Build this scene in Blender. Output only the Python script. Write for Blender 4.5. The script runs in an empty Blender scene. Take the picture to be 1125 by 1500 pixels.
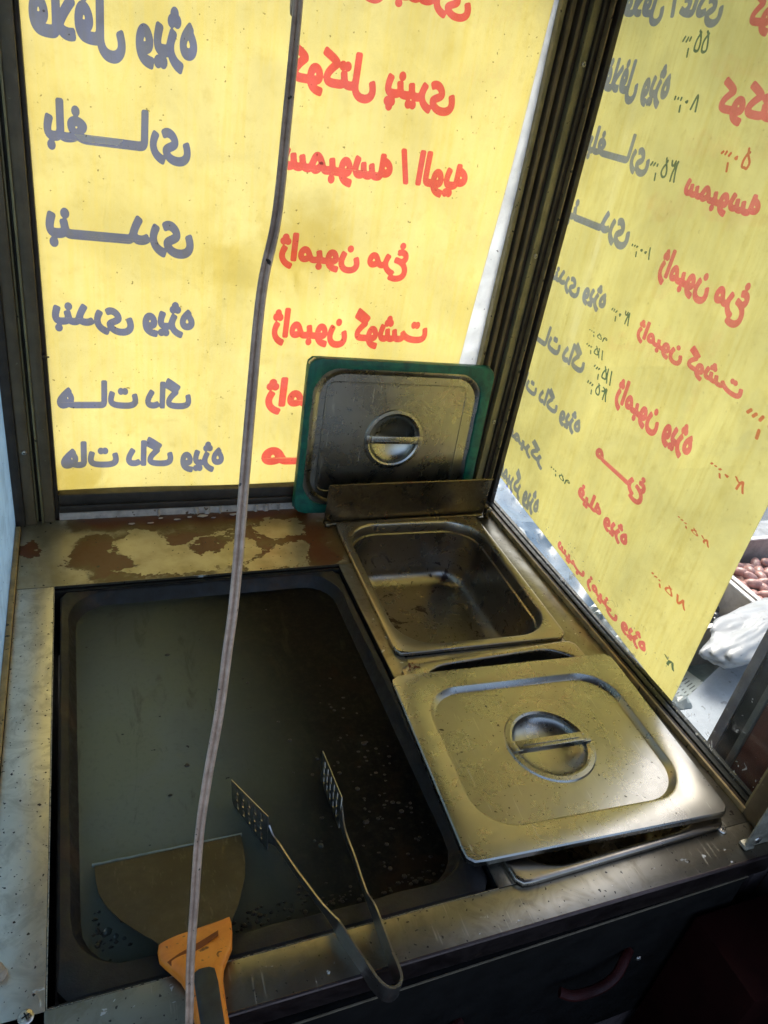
import bpy, bmesh, math, random
import numpy as np
from mathutils import Vector, Matrix, noise as mnoise
random.seed(7)
SC = bpy.context.scene
COL = SC.collection
PI = math.pi

# ------------------------------------------------------------------ camera, world, sun, exposure
# world frame: counter top is z = 0, x runs right along the back window, y runs towards it; metres
cam = bpy.data.cameras.new('camera'); cam.sensor_fit = 'VERTICAL'; cam.sensor_height = 24.0
cam.lens = 24.0 * 1087.74 / 1500.0; cam.clip_start = 0.01; cam.clip_end = 400
cam_o = bpy.data.objects.new('camera', cam); COL.objects.link(cam_o); SC.camera = cam_o
yw, pt, rl = 0.437431888, 0.530019756, -0.178865043
fw = Vector((math.sin(yw) * math.cos(pt), math.cos(yw) * math.cos(pt), -math.sin(pt)))
rt0 = Vector((math.cos(yw), -math.sin(yw), 0)); dn0 = fw.cross(rt0)
rt = math.cos(rl) * rt0 + math.sin(rl) * dn0; dn = -math.sin(rl) * rt0 + math.cos(rl) * dn0
M = Matrix((rt, -dn, -fw)).transposed().to_4x4(); M.translation = (0, 0, 0.67)
cam_o.matrix_world = M

SUN_EL, SUN_AZ = math.radians(50), math.radians(69)      # azimuth measured from +x towards +y
w = bpy.data.worlds.new('World'); SC.world = w; w.use_nodes = True
nt = w.node_tree; bg = nt.nodes['Background']
sky = nt.nodes.new('ShaderNodeTexSky'); sky.sky_type = 'NISHITA'; sky.sun_disc = False
sky.sun_elevation = SUN_EL; sky.sun_rotation = PI / 2 - SUN_AZ; sky.dust_density = 4.0; sky.ozone_density = 0.8; sky.air_density = 1.0
nt.links.new(sky.outputs[0], bg.inputs[0]); bg.inputs[1].default_value = 0.15
sl = bpy.data.lights.new('sun', 'SUN'); sl.energy = 1.2; sl.angle = math.radians(24); sl.color = (1, .95, .87)
so = bpy.data.objects.new('sun', sl); COL.objects.link(so)
sd = Vector((math.cos(SUN_EL) * math.cos(SUN_AZ), math.cos(SUN_EL) * math.sin(SUN_AZ), math.sin(SUN_EL)))
so.rotation_euler = sd.to_track_quat('Z', 'Y').to_euler(); so.location = (3, 4, 6)
SC.view_settings.view_transform = 'Standard'; SC.view_settings.look = 'None'; SC.view_settings.gamma = 1
SC.view_settings.exposure = 1.54
SC.render.engine = 'CYCLES'
SC.cycles.max_bounces = 10; SC.cycles.diffuse_bounces = 5; SC.cycles.glossy_bounces = 4
SC.cycles.transmission_bounces = 6; SC.cycles.transparent_max_bounces = 24
SC.cycles.use_denoising = True; SC.cycles.sample_clamp_indirect = 6

# ------------------------------------------------------------------ node helpers
class NG:
    def __init__(s, name):
        s.m = bpy.data.materials.new(name); s.m.use_nodes = True; s.t = s.m.node_tree
        s.t.nodes.clear(); s.out = s.t.nodes.new('ShaderNodeOutputMaterial')
        s.pos = s.t.nodes.new('ShaderNodeTexCoord').outputs['Object']
    def n(s, typ, **kw):
        x = s.t.nodes.new(typ)
        for k, v in kw.items(): setattr(x, k, v)
        return x
    def put(s, sock, v):
        if v is None: return
        if isinstance(v, bpy.types.NodeSocket): s.t.links.new(v, sock)
        elif isinstance(v, (tuple, list)) and sock.type == 'RGBA' and len(v) == 3: sock.default_value = (*v, 1)
        else: sock.default_value = v
    def noise(s, scale, detail=3, rough=.55, dist=0, vec=None, which='Fac', stretch=None):
        v = vec or s.pos
        if stretch:
            mp = s.n('ShaderNodeMapping'); s.put(mp.inputs[0], v); mp.inputs['Scale'].default_value = stretch; v = mp.outputs[0]
        x = s.n('ShaderNodeTexNoise'); s.put(x.inputs['Vector'], v)
        x.inputs['Scale'].default_value = scale; x.inputs['Detail'].default_value = detail
        x.inputs['Roughness'].default_value = rough; x.inputs['Distortion'].default_value = dist
        return x.outputs[which if which != 'Fac' else 0]
    def ramp(s, v, a, b, lo=0., hi=1.):
        x = s.n('ShaderNodeMapRange', interpolation_type='SMOOTHSTEP'); s.put(x.inputs[0], v)
        for i, q in enumerate((a, b, lo, hi)): x.inputs[1 + i].default_value = q
        return x.outputs[0]
    def mix(s, f, a, b):
        x = s.n('ShaderNodeMix', data_type='RGBA'); s.put(x.inputs[0], f); s.put(x.inputs[6], a); s.put(x.inputs[7], b)
        return x.outputs[2]
    def math(s, op, a, b=None, c=None):
        x = s.n('ShaderNodeMath', operation=op); s.put(x.inputs[0], a); s.put(x.inputs[1], b); s.put(x.inputs[2], c)
        return x.outputs[0]
    def bump(s, h, strength=.3, dist=.001, nrm=None):
        x = s.n('ShaderNodeBump'); s.put(x.inputs['Height'], h); x.inputs['Strength'].default_value = strength
        x.inputs['Distance'].default_value = dist
        if nrm is not None: s.put(x.inputs['Normal'], nrm)
        return x.outputs[0]
    def xyz(s):
        x = s.n('ShaderNodeSeparateXYZ'); s.put(x.inputs[0], s.pos); return x.outputs
    def bsdf(s, color, rough=.5, metal=0., normal=None, spec=.5, coat=0., coat_r=.1):
        x = s.n('ShaderNodeBsdfPrincipled'); s.put(x.inputs['Base Color'], color); s.put(x.inputs['Roughness'], rough)
        s.put(x.inputs['Metallic'], metal); s.put(x.inputs['Specular IOR Level'], spec)
        if normal is not None: s.put(x.inputs['Normal'], normal)
        s.put(x.inputs['Coat Weight'], coat); x.inputs['Coat Roughness'].default_value = coat_r
        return x.outputs[0]
    def done(s, sh):
        s.t.links.new(sh, s.out.inputs[0]); return s.m

def mat_plain(name, col, rough=.5, metal=0., var=.25, scale=40, bump=.15, spec=.5, specks=None):
    g = NG(name); n = g.noise(scale, 5, .65)
    c = g.mix(g.ramp(n, .3, .7), tuple(x * (1 - var) for x in col), tuple(min(1, x * (1 + var)) for x in col))
    if specks:
        c = g.mix(g.ramp(g.noise(specks[0], 2, .5), specks[1], specks[1] + .03), c, specks[2])
    r = g.ramp(g.noise(scale * 1.7, 4), .3, .7, rough * .8, min(1, rough * 1.25))
    return g.done(g.bsdf(c, r, metal, g.bump(n, bump, .0006), spec))

def mat_steel(name, base=(.36, .33, .28), rough=.3, grime=.5, grime_col=(.13, .10, .05), specks=.70, white=0.0, brush=None, dark=None):
    """used stainless sheet: smeared grease film, burnt specks, fine scratches"""
    g = NG(name)
    big = g.noise(7, 5, .6, .6); fine = g.noise(90, 4, .7); sm = g.noise(28, 5, .7, 1.2)
    c = g.mix(g.ramp(big, .35, .65), tuple(x * .82 for x in base), base)
    film = g.math('MULTIPLY', g.ramp(sm, .42, .68), grime)
    c = g.mix(film, c, grime_col)
    sp = g.ramp(g.noise(230, 1.5, .5), specks, specks + .02)
    sp2 = g.ramp(g.noise(75, 2, .6), specks + .03, specks + .05)
    spk = g.math('MAXIMUM', sp, sp2)
    c = g.mix(spk, c, (.02, .013, .008))
    if white:
        wh = g.ramp(g.noise(60, 3, .6, .4, stretch=(1, 1.6, 1)), white, white + .03)
        c = g.mix(wh, c, (.5, .5, .48)); spk = g.math('MAXIMUM', spk, wh)
    metal = g.math('SUBTRACT', 1.0, g.math('MAXIMUM', g.math('MULTIPLY', film, .30), spk))
    sc = g.noise(420, 3, .7, stretch=(.04, 1, 1) if brush is None else (1, .04, 1))
    mpv = g.n('ShaderNodeMapping'); g.put(mpv.inputs[0], g.pos); mpv.inputs['Rotation'].default_value = (0, 0, .6); mpv.inputs['Scale'].default_value = (1, .09, 1)
    mpw = g.n('ShaderNodeMapping'); g.put(mpw.inputs[0], g.pos); mpw.inputs['Rotation'].default_value = (0, 0, -1.1); mpw.inputs['Scale'].default_value = (1, .07, 1)
    scr = g.math('MAXIMUM', g.ramp(g.noise(260, 2, .5, vec=mpv.outputs[0]), .685, .71), g.ramp(g.noise(300, 2, .5, vec=mpw.outputs[0]), .69, .715))
    c = g.mix(g.math('MULTIPLY', scr, .3), c, tuple(min(.8, q * 1.9) for q in base))
    wipe = g.noise(13, 5, .7, 1.6)
    r = g.math('ADD', g.math('ADD', g.math('MULTIPLY', scr, .2), g.ramp(wipe, .35, .7, -.015, .05)), g.ramp(sm, .3, .7, rough * .94, rough * 1.08))
    nb = g.bump(sc, .05, .0003, g.bump(g.math('ADD', g.math('MULTIPLY', big, .35), g.math('MULTIPLY', spk, .5)), .18, .0010))
    return g.done(g.bsdf(c, r, metal, nb))

# ------------------------------------------------------------------ mesh helpers
def link(name, me, mat=None, parent=None, loc=None, smooth=True, ang=35):
    if mat and not me.materials: me.materials.append(mat)
    if smooth and len(me.polygons):
        me.polygons.foreach_set('use_smooth', [True] * len(me.polygons))
        try: me.set_sharp_from_angle(angle=math.radians(ang))
        except Exception: pass
    o = bpy.data.objects.new(name, me); COL.objects.link(o)
    if parent: o.parent = parent
    if loc: o.location = loc
    return o
def tag(o, label=None, cat=None, group=None, kind=None):
    if label: o['label'] = label
    if cat: o['category'] = cat
    if group: o['group'] = group
    if kind: o['kind'] = kind
    return o
def empty(name, loc=(0, 0, 0), rz=0, label=None, cat=None, group=None):
    o = bpy.data.objects.new(name, None); COL.objects.link(o); o.location = loc; o.rotation_euler = (0, 0, rz)
    o.empty_display_size = .03
    return tag(o, label, cat, group)
def mesh(name, v, f):
    me = bpy.data.meshes.new(name); me.from_pydata([tuple(map(float, p)) for p in v], [], [tuple(map(int, q)) for q in f]); me.validate(); me.update(); return me
class MB:
    """collects shapes, links them as one mesh"""
    def __init__(s): s.v = []; s.f = []
    def add(s, v, f):
        k = len(s.v); s.v += [tuple(p) for p in v]; s.f += [tuple(i + k for i in q) for q in f]; return s
    def box(s, x0, x1, y0, y1, z0, z1, bev=.0008, rot=None, about=None):
        bm = bmesh.new(); bmesh.ops.create_cube(bm, size=1)
        for q in bm.verts: q.co = Vector(((x0 + x1) / 2 + q.co.x * (x1 - x0), (y0 + y1) / 2 + q.co.y * (y1 - y0), (z0 + z1) / 2 + q.co.z * (z1 - z0)))
        b = min(bev, .45 * min(x1 - x0, y1 - y0, z1 - z0))
        if b > 0: bmesh.ops.bevel(bm, geom=bm.edges[:] , offset=b, segments=2, affect='EDGES', profile=.5)
        if rot is not None:
            c = Vector(about or ((x0 + x1) / 2, (y0 + y1) / 2, (z0 + z1) / 2))
            for q in bm.verts: q.co = rot @ (q.co - c) + c
        bm.verts.index_update(); s.add([q.co[:] for q in bm.verts], [[q.index for q in f.verts] for f in bm.faces]); bm.free(); return s
    def prism(s, pts, z0, z1, axis='z'):
        n = len(pts)
        mp = {'z': lambda a, b, c: (a, b, c), 'y': lambda a, b, c: (a, c, b), 'x': lambda a, b, c: (c, a, b)}[axis]
        s.add([mp(a, b, z0) for a, b in pts] + [mp(a, b, z1) for a, b in pts],
              [tuple(range(n))[::-1], tuple(range(n, 2 * n))] + [(i, (i + 1) % n, (i + 1) % n + n, i + n) for i in range(n)]); return s
    def tube(s, pts, r, k=10, flat=1.0, caps=True, up=None):
        P = [Vector(p) for p in pts]; n = len(P); rs = r if isinstance(r, (list, tuple)) else [r] * n
        v = []; u = Vector(up) if up else None
        for i, p in enumerate(P):
            t = (P[min(i + 1, n - 1)] - P[max(i - 1, 0)]).normalized()
            if u is None: u = Vector((1, 0, 0)) if abs(t.x) < .9 else Vector((0, 0, 1))
            a = (u - t * u.dot(t)).normalized(); u = a; b = t.cross(a)
            for j in range(k):
                th = 2 * PI * j / k; v.append(p + a * math.cos(th) * rs[i] + b * math.sin(th) * rs[i] * flat)
        f = [(i * k + j, i * k + (j + 1) % k, (i + 1) * k + (j + 1) % k, (i + 1) * k + j) for i in range(n - 1) for j in range(k)]
        if caps: f += [tuple(range(k))[::-1], tuple(range((n - 1) * k, n * k))]
        return s.add(v, f)
    def loft(s, rings, close0=False, close1=False, closed=True):
        k = len(rings[0]); v = [p for r in rings for p in r]; m = k if closed else k - 1
        f = [(i * k + j, i * k + (j + 1) % k, (i + 1) * k + (j + 1) % k, (i + 1) * k + j) for i in range(len(rings) - 1) for j in range(m)]
        if close0: f.append(tuple(range(k))[::-1])
        if close1: f.append(tuple(range((len(rings) - 1) * k, len(rings) * k)))
        return s.add(v, f)
    def ball(s, c, r, nu=10, nv=6, sq=(1, 1, 1), z0=-1.):
        v = []; f = []
        for i in range(nv + 1):
            ph = PI * i / nv
            for j in range(nu):
                th = 2 * PI * j / nu
                v.append((c[0] + r * sq[0] * math.sin(ph) * math.cos(th), c[1] + r * sq[1] * math.sin(ph) * math.sin(th), c[2] + r * sq[2] * max(z0, math.cos(ph))))
        for i in range(nv):
            for j in range(nu): f.append((i * nu + j, (i + 1) * nu + j, (i + 1) * nu + (j + 1) % nu, i * nu + (j + 1) % nu))
        return s.add(v, f)
    def build(s, name, mat=None, parent=None, **kw):
        me = mesh(name, s.v, s.f)
        bm = bmesh.new(); bm.from_mesh(me); bmesh.ops.remove_doubles(bm, verts=bm.verts, dist=1e-6)
        bmesh.ops.recalc_face_normals(bm, faces=bm.faces); bm.to_mesh(me); bm.free()
        return link(name, me, mat, parent, **kw)

NR = 144
def rrect(hx, hy, r, z, cx=0, cy=0, rot=0., n=NR, wob=0.):
    """rounded rectangle sampled by polar angle, so that every ring matches every other"""
    out = []; r = min(r, hx * .999, hy * .999)
    for i in range(n):
        th = 2 * PI * (i + .5) / n
        # bias the samples to the corners
        c, s_ = math.cos(th), math.sin(th); c2, s2 = c * hx, s_ * hy; L = math.hypot(c2, s2); c, s_ = c2 / L, s2 / L
        lo, hi = 0, hx + hy
        for _ in range(24):
            m = (lo + hi) / 2; qx, qy = abs(c * m) - hx + r, abs(s_ * m) - hy + r
            d = math.hypot(max(qx, 0), max(qy, 0)) + min(max(qx, qy), 0) - r
            if d < 0: lo = m
            else: hi = m
        x, y = c * lo, s_ * lo
        if wob: k = 1 + wob * mnoise.noise(Vector((x * 40, y * 40, 3))); x *= k; y *= k
        out.append((cx + x * math.cos(rot) - y * math.sin(rot), cy + x * math.sin(rot) + y * math.cos(rot), z))
    return out
def circ_like(hx, hy, r, z, cx=0, cy=0, rot=0., n=NR):
    out = []
    for i in range(n):
        th = 2 * PI * (i + .5) / n; c2, s2 = math.cos(th) * hx, math.sin(th) * hy; L = math.hypot(c2, s2)
        x, y = c2 / L * r, s2 / L * r
        out.append((cx + x * math.cos(rot) - y * math.sin(rot), cy + x * math.sin(rot) + y * math.cos(rot), z))
    return out
def smoothpath(pts, k=8):
    P = [Vector(p) for p in pts]; out = []
    for i in range(len(P) - 1):
        a, b, c, d = P[max(i - 1, 0)], P[i], P[i + 1], P[min(i + 2, len(P) - 1)]
        for j in range(k):
            t = j / k
            out.append(.5 * ((2 * b) + (c - a) * t + (2 * a - 5 * b + 4 * c - d) * t * t + (3 * b - a - 3 * c + d) * t ** 3))
    return out + [P[-1]]
def screw(parent, loc, nrm, r=.005, mat=None, name='screw'):
    mb = MB(); rings = []
    for rr, z in ((r, 0), (r, .0008), (r * .85, .0018), (r * .45, .0024)):
        rings.append([(rr * math.cos(2 * PI * i / 20), rr * math.sin(2 * PI * i / 20), z) for i in range(20)])
    mb.loft(rings, True, True)
    o = mb.build(name, mat, parent, loc=loc); o.rotation_euler = Vector(nrm).to_track_quat('Z', 'Y').to_euler()
    sb = MB()
    for a in (0, PI / 2):
        sb.box(-r * .5, r * .5, -r * .09, r * .09, .0021, .0027, 0, rot=Matrix.Rotation(a + .4, 3, 'Z'), about=(0, 0, 0))
    sb.build('screw_slot', M_black, o, smooth=False)
    return o

# ------------------------------------------------------------------ materials
M_black = mat_plain('black', (.008, .008, .008), .6)
M_bronze = mat_plain('bronze_aluminium', (.125, .090, .050), .42, .1, .25, 25, .05, specks=(160, .70, (.20, .17, .10)))
M_bronze_l = mat_plain('bronze_aluminium_worn', (.24, .20, .10), .4, .2, .25, 30, .05, specks=(120, .68, (.03, .02, .01)))
M_bronze_d = mat_plain('bronze_aluminium_dark', (.045, .033, .024), .5, .2)
M_gasket = mat_plain('rubber_gasket', (.012, .014, .010), .55, 0, .3, 90, .3, specks=(150, .68, (.18, .17, .10)))
M_tan = mat_plain('tan_strip', (.30, .21, .09), .5, 0, .3, 50, .2, specks=(110, .66, (.03, .02, .01)))
M_putty = mat_plain('dirty_white_strip', (.42, .36, .32), .6, 0, .25, 60, .3, specks=(110, .66, (.12, .07, .04)))
M_steel = mat_steel('counter_steel', base=(.31, .285, .235), rough=.33, grime=.45, specks=.69, white=.675)
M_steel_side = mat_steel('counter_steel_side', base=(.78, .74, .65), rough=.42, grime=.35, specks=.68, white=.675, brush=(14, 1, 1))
M_lid = mat_steel('lid_steel', base=(.40, .38, .335), rough=.27, grime=.0, specks=.72, brush=(10, 1, 1))
M_pan = mat_steel('pan_steel', base=(.42, .38, .31), rough=.25, grime=.15, specks=.70)
M_tong = mat_steel('tong_steel', base=(.40, .38, .35), rough=.32, grime=.3, specks=.74)
M_shield = mat_steel('shield_steel', base=(.22, .18, .12), rough=.28, grime=.6, grime_col=(.06, .04, .02), specks=.72)
M_screw = mat_plain('screw_metal', (.5, .46, .40), .3, .9, .3, 200, .2)
M_dark_in = mat_plain('kiosk_inside', (.06, .042, .038), .8)

def mat_griddle():
    g = NG('griddle_rust'); n = g.noise(60, 6, .7); b = g.noise(14, 4, .6, .5)
    c = g.mix(g.ramp(n, .35, .7), (.005, .004, .004), (.015, .010, .008))
    c = g.mix(g.math('MULTIPLY', g.ramp(b, .5, .68), .6), c, (.050, .022, .009))
    return g.done(g.bsdf(c, g.ramp(n, .3, .7, .5, .8), .0, g.bump(n, .6, .0015)))
M_rust = mat_griddle()
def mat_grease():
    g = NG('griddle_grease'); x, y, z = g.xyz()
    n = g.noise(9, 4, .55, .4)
    # pale grey-green over the left half, fading out to black burnt steel
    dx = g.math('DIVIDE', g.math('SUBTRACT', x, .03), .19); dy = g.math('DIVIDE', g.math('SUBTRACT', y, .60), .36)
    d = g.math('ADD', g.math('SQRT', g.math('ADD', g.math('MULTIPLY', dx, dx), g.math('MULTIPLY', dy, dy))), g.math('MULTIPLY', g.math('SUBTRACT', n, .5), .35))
    weight = g.math('POWER', g.ramp(d, 1.45, .0), 1.6)
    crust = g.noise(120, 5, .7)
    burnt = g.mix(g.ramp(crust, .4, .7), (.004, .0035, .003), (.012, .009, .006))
    c = g.mix(weight, burnt, g.mix(g.ramp(n, .35, .65), (.165, .175, .12), (.175, .19, .155)))
    st = g.noise(35, 5, .65, 1.2, stretch=(1, .28, 1)); sr = g.math('MULTIPLY', g.ramp(st, .56, .72), .45)
    c = g.mix(sr, c, (.035, .032, .018))
    hf = g.noise(170, 4, .7); c = g.mix(g.math('MULTIPLY', g.ramp(hf, .5, .72), .18), c, (.05, .05, .035))
    br_ = g.math('MULTIPLY', g.ramp(g.noise(11, 5, .6, .8), .55, .72), g.ramp(weight, .7, .1)); c = g.mix(g.math('MULTIPLY', br_, .6), c, (.022, .010, .004))
    sp = g.ramp(g.noise(95, 2, .5), .755, .775)
    c = g.mix(g.math('MULTIPLY', sp, .8), c, (.01, .008, .006))
    bp = g.bump(g.math('MULTIPLY', crust, g.math('SUBTRACT', 1.0, weight)), .3, .0010, g.bump(sp, .5, .001))
    return g.done(g.bsdf(c, g.math('ADD', g.ramp(weight, 0, 1, .50, .42), 0), 0, bp, .06))
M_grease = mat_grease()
def mat_stain():
    g = NG('stained_counter_steel')
    a = g.n('ShaderNodeAttribute', attribute_name='grease').outputs['Fac']
    n = g.noise(55, 5, .65, .8); f = g.noise(160, 4, .7)
    thick = g.ramp(g.math('ADD', a, g.math('MULTIPLY', g.math('SUBTRACT', n, .5), .35)), .40, .60)
    metal_c = g.mix(g.ramp(g.noise(18, 4, .6), .35, .7), (.42, .38, .28), (.29, .255, .17))
    deep = g.ramp(g.math('ADD', a, g.math('MULTIPLY', g.math('SUBTRACT', f, .5), .25)), .50, .86)
    br = g.mix(deep, (.10, .065, .016), (.095, .027, .005))
    c = g.mix(thick, metal_c, br)
    sp = g.ramp(g.noise(140, 2, .5), .69, .71)
    c = g.mix(sp, c, (.02, .012, .008))
    mt = g.math('SUBTRACT', .80, g.math('MULTIPLY', thick, .75))
    return g.done(g.bsdf(c, g.ramp(n, .3, .7, .34, .5), mt, g.bump(g.math('ADD', thick, g.math('MULTIPLY', f, .2)), .5, .0008)))
M_stain = mat_stain()

def mat_glass(name='window_glass', dirt=.0, tint=(.96, .98, .97), drips=False):
    g = NG(name)
    tr = g.n('ShaderNodeBsdfTransparent'); g.put(tr.inputs[0], tint)
    gl = g.n('ShaderNodeBsdfGlossy'); gl.inputs['Roughness'].default_value = .03; g.put(gl.inputs[0], (1, 1, 1))
    lw_ = g.n('ShaderNodeLayerWeight'); fac = g.math('ADD', .025, g.math('MULTIPLY', g.math('POWER', lw_.outputs['Facing'], 5.0), .5))
    mx = g.n('ShaderNodeMixShader'); g.put(mx.inputs[0], fac); g.put(mx.inputs[1], tr.outputs[0]); g.put(mx.inputs[2], gl.outputs[0])
    sh = mx.outputs[0]
    if dirt:
        df = g.n('ShaderNodeBsdfDiffuse'); g.put(df.inputs[0], (.75, .77, .78))
        tl = g.n('ShaderNodeBsdfTranslucent'); g.put(tl.inputs[0], (.75, .77, .78))
        m2 = g.n('ShaderNodeMixShader'); m2.inputs[0].default_value = .5; g.put(m2.inputs[1], df.outputs[0]); g.put(m2.inputs[2], tl.outputs[0])
        x, y, z = g.xyz()
        low = g.ramp(z, .09, .0)                                       # splashes sit near the bottom rail
        sp = g.ramp(g.noise(150, 1.5, .5), .735, .75)
        sp2 = g.math('MULTIPLY', g.ramp(g.noise(60, 3, .6, 1.0), .66, .70), low)
        haze = g.math('MULTIPLY', g.ramp(g.noise(10, 4, .6), .3, .8), .05)
        f = g.math('MAXIMUM', g.math('MULTIPLY', g.math('MAXIMUM', g.math('MULTIPLY', sp, g.ramp(z, .12, .02)), sp2), .65), haze)
        m3 = g.n('ShaderNodeMixShader'); g.put(m3.inputs[0], f); g.put(m3.inputs[1], sh); g.put(m3.inputs[2], m2.outputs[0]); sh = m3.outputs[0]
    return g.done(sh)
M_glass = mat_glass(); M_glass_d = mat_glass('dirty_window_glass', 1.)

def mat_banner(name, col, stain_at=None, grime=1.):
    g = NG(name)
    weave = g.noise(420, 2, .6); n = g.noise(10, 5, .6, .5); x, y, z = g.xyz()
    c = g.mix(g.ramp(n, .3, .75), col, tuple(q * .90 for q in col))
    vert = g.noise(30, 3, .6, stretch=(5, 5, .25))
    c = g.mix(g.math('MULTIPLY', g.ramp(vert, .4, .7), .28), c, (.80, .68, .25))
    c = g.mix(g.math('MULTIPLY', g.ramp(weave, .55, .75), .12), c, (.55, .45, .06))
    mot = g.noise(55, 5, .7); c = g.mix(g.math('MULTIPLY', g.ramp(mot, .5, .72), .16), c, (.55, .45, .14))
    dust = g.noise(3.2, 5, .6, .8); c = g.mix(g.math('MULTIPLY', g.ramp(dust, .5, .75), .22), c, (.62, .54, .22))
    for cx, cz, rx, rz, st in (stain_at or []):
        dx = g.math('DIVIDE', g.math('SUBTRACT', x, cx), rx); dz = g.math('DIVIDE', g.math('SUBTRACT', z, cz), rz)
        d = g.math('SQRT', g.math('ADD', g.math('MULTIPLY', dx, dx), g.math('MULTIPLY', dz, dz)))
        d = g.math('ADD', d, g.math('MULTIPLY', g.math('SUBTRACT', g.noise(22, 5, .65, .8), .5), 1.3))
        c = g.mix(g.math('MULTIPLY', g.ramp(d, 1.0, .15), st), c, (.55, .45, .12))
    lowd = g.ramp(z, .35, .05)
    sp = g.math('MULTIPLY', g.ramp(g.noise(130, 3, .6), .70, .74), g.math('ADD', .15 * grime, g.math('MULTIPLY', lowd, .5 * grime)))
    sp = g.math('MAXIMUM', sp, g.math('MULTIPLY', g.ramp(g.noise(200, 1, .5), .755, .77), .6 * grime))
    c = g.mix(sp, c, (.12, .08, .01))
    tl = g.n('ShaderNodeBsdfTranslucent'); g.put(tl.inputs[0], c)
    df = g.n('ShaderNodeBsdfDiffuse'); g.put(df.inputs[0], c)
    bp = g.bump(g.math('ADD', n, g.math('MULTIPLY', weave, .02)), .5, .004)
    g.put(tl.inputs['Normal'], bp)
    mx = g.n('ShaderNodeMixShader'); mx.inputs[0].default_value = .20; g.put(mx.inputs[1], tl.outputs[0]); g.put(mx.inputs[2], df.outputs[0])
    return g.done(mx.outputs[0])
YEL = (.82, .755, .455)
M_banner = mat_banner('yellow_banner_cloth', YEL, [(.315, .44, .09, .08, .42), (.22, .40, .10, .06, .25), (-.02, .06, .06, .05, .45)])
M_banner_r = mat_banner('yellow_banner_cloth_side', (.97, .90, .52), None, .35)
def mat_sheet(name, col, t=.6, rough=.5):
    g = NG(name); n = g.noise(30, 5, .6, .6)
    c = g.mix(g.ramp(n, .35, .75), col, tuple(q * .8 for q in col))
    c = g.mix(g.ramp(g.noise(120, 2, .5), .71, .73), c, tuple(q * .2 for q in col))
    tl = g.n('ShaderNodeBsdfTranslucent'); g.put(tl.inputs[0], c)
    p = g.bsdf(c, rough, 0, g.bump(n, .3, .002))
    mx = g.n('ShaderNodeMixShader'); mx.inputs[0].default_value = 1 - t; g.put(mx.inputs[1], tl.outputs[0]); g.put(mx.inputs[2], p)
    return g.done(mx.outputs[0])
M_margin = mat_sheet('white_banner_margin', (.85, .86, .88), .7)
M_bluefilm = mat_sheet('pale_blue_film', (.70, .82, .86), .78, .35)
def mat_ink(name, col):
    g = NG(name); tr = g.n('ShaderNodeBsdfTransparent'); n = g.noise(25, 4, .6)
    g.put(tr.inputs[0], g.mix(g.ramp(n, .3, .7), col, tuple(min(1, q * 1.12) for q in col)))
    return g.done(tr.outputs[0])
INK_BLUE = mat_ink('blue_ink', (.20, .255, 1.0)); INK_RED = mat_ink('red_ink', (.87, .17, .33))
INK_BLUE_R = mat_ink('blue_ink_faded', (.33, .39, 1.0)); INK_RED_R = mat_ink('red_ink_faded', (.88, .27, .55))
INK_PEN = mat_ink('green_marker', (.16, .26, .35)); INK_PEN_R = mat_ink('red_marker', (.80, .28, .30))

# ------------------------------------------------------------------ lettering
FORMS = {'ا': (0xFE8D, 0xFE8E, 0, 0), 'ب': (0xFE8F, 0xFE90, 0xFE91, 0xFE92), 'پ': (0xFB56, 0xFB57, 0xFB58, 0xFB59), 'ت': (0xFE95, 0xFE96, 0xFE97, 0xFE98),
 'د': (0xFEA9, 0xFEAA, 0, 0), 'ر': (0xFEAD, 0xFEAE, 0, 0), 'ز': (0xFEAF, 0xFEB0, 0, 0), 'ژ': (0xFB8A, 0xFB8B, 0, 0), 'س': (0xFEB1, 0xFEB2, 0xFEB3, 0xFEB4), 'ش': (0xFEB5, 0xFEB6, 0xFEB7, 0xFEB8),
 'ع': (0xFEC9, 0xFECA, 0xFECB, 0xFECC), 'غ': (0xFECD, 0xFECE, 0xFECF, 0xFED0), 'ف': (0xFED1, 0xFED2, 0xFED3, 0xFED4), 'ک': (0xFB8E, 0xFB8F, 0xFB90, 0xFB91), 'گ': (0xFB92, 0xFB93, 0xFB94, 0xFB95),
 'ل': (0xFEDD, 0xFEDE, 0xFEDF, 0xFEE0), 'م': (0xFEE1, 0xFEE2, 0xFEE3, 0xFEE4), 'ن': (0xFEE5, 0xFEE6, 0xFEE7, 0xFEE8), 'و': (0xFEED, 0xFEEE, 0, 0), 'ه': (0xFEE9, 0xFEEA, 0xFEEB, 0xFEEC),
 'ی': (0xFBFC, 0xFBFD, 0xFBFE, 0xFBFF), 'ـ': (0x640,) * 4}
def shape(s):
    out = []; prev = False; i = 0
    while i < len(s):
        ch = s[i]
        if ch not in FORMS: out.append(ch); prev = False; i += 1; continue
        if ch == 'ل' and i + 1 < len(s) and s[i + 1] == 'ا':
            out.append(chr(0xFEFC if prev else 0xFEFB)); prev = False; i += 2; continue
        nxt = i + 1 < len(s) and s[i + 1] in FORMS and bool(FORMS[ch][2]); f = FORMS[ch]
        out.append(chr(f[3] if prev and nxt else f[1] if prev else f[2] if nxt else f[0])); prev = bool(f[2]); i += 1
    return ''.join(reversed(out))
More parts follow.
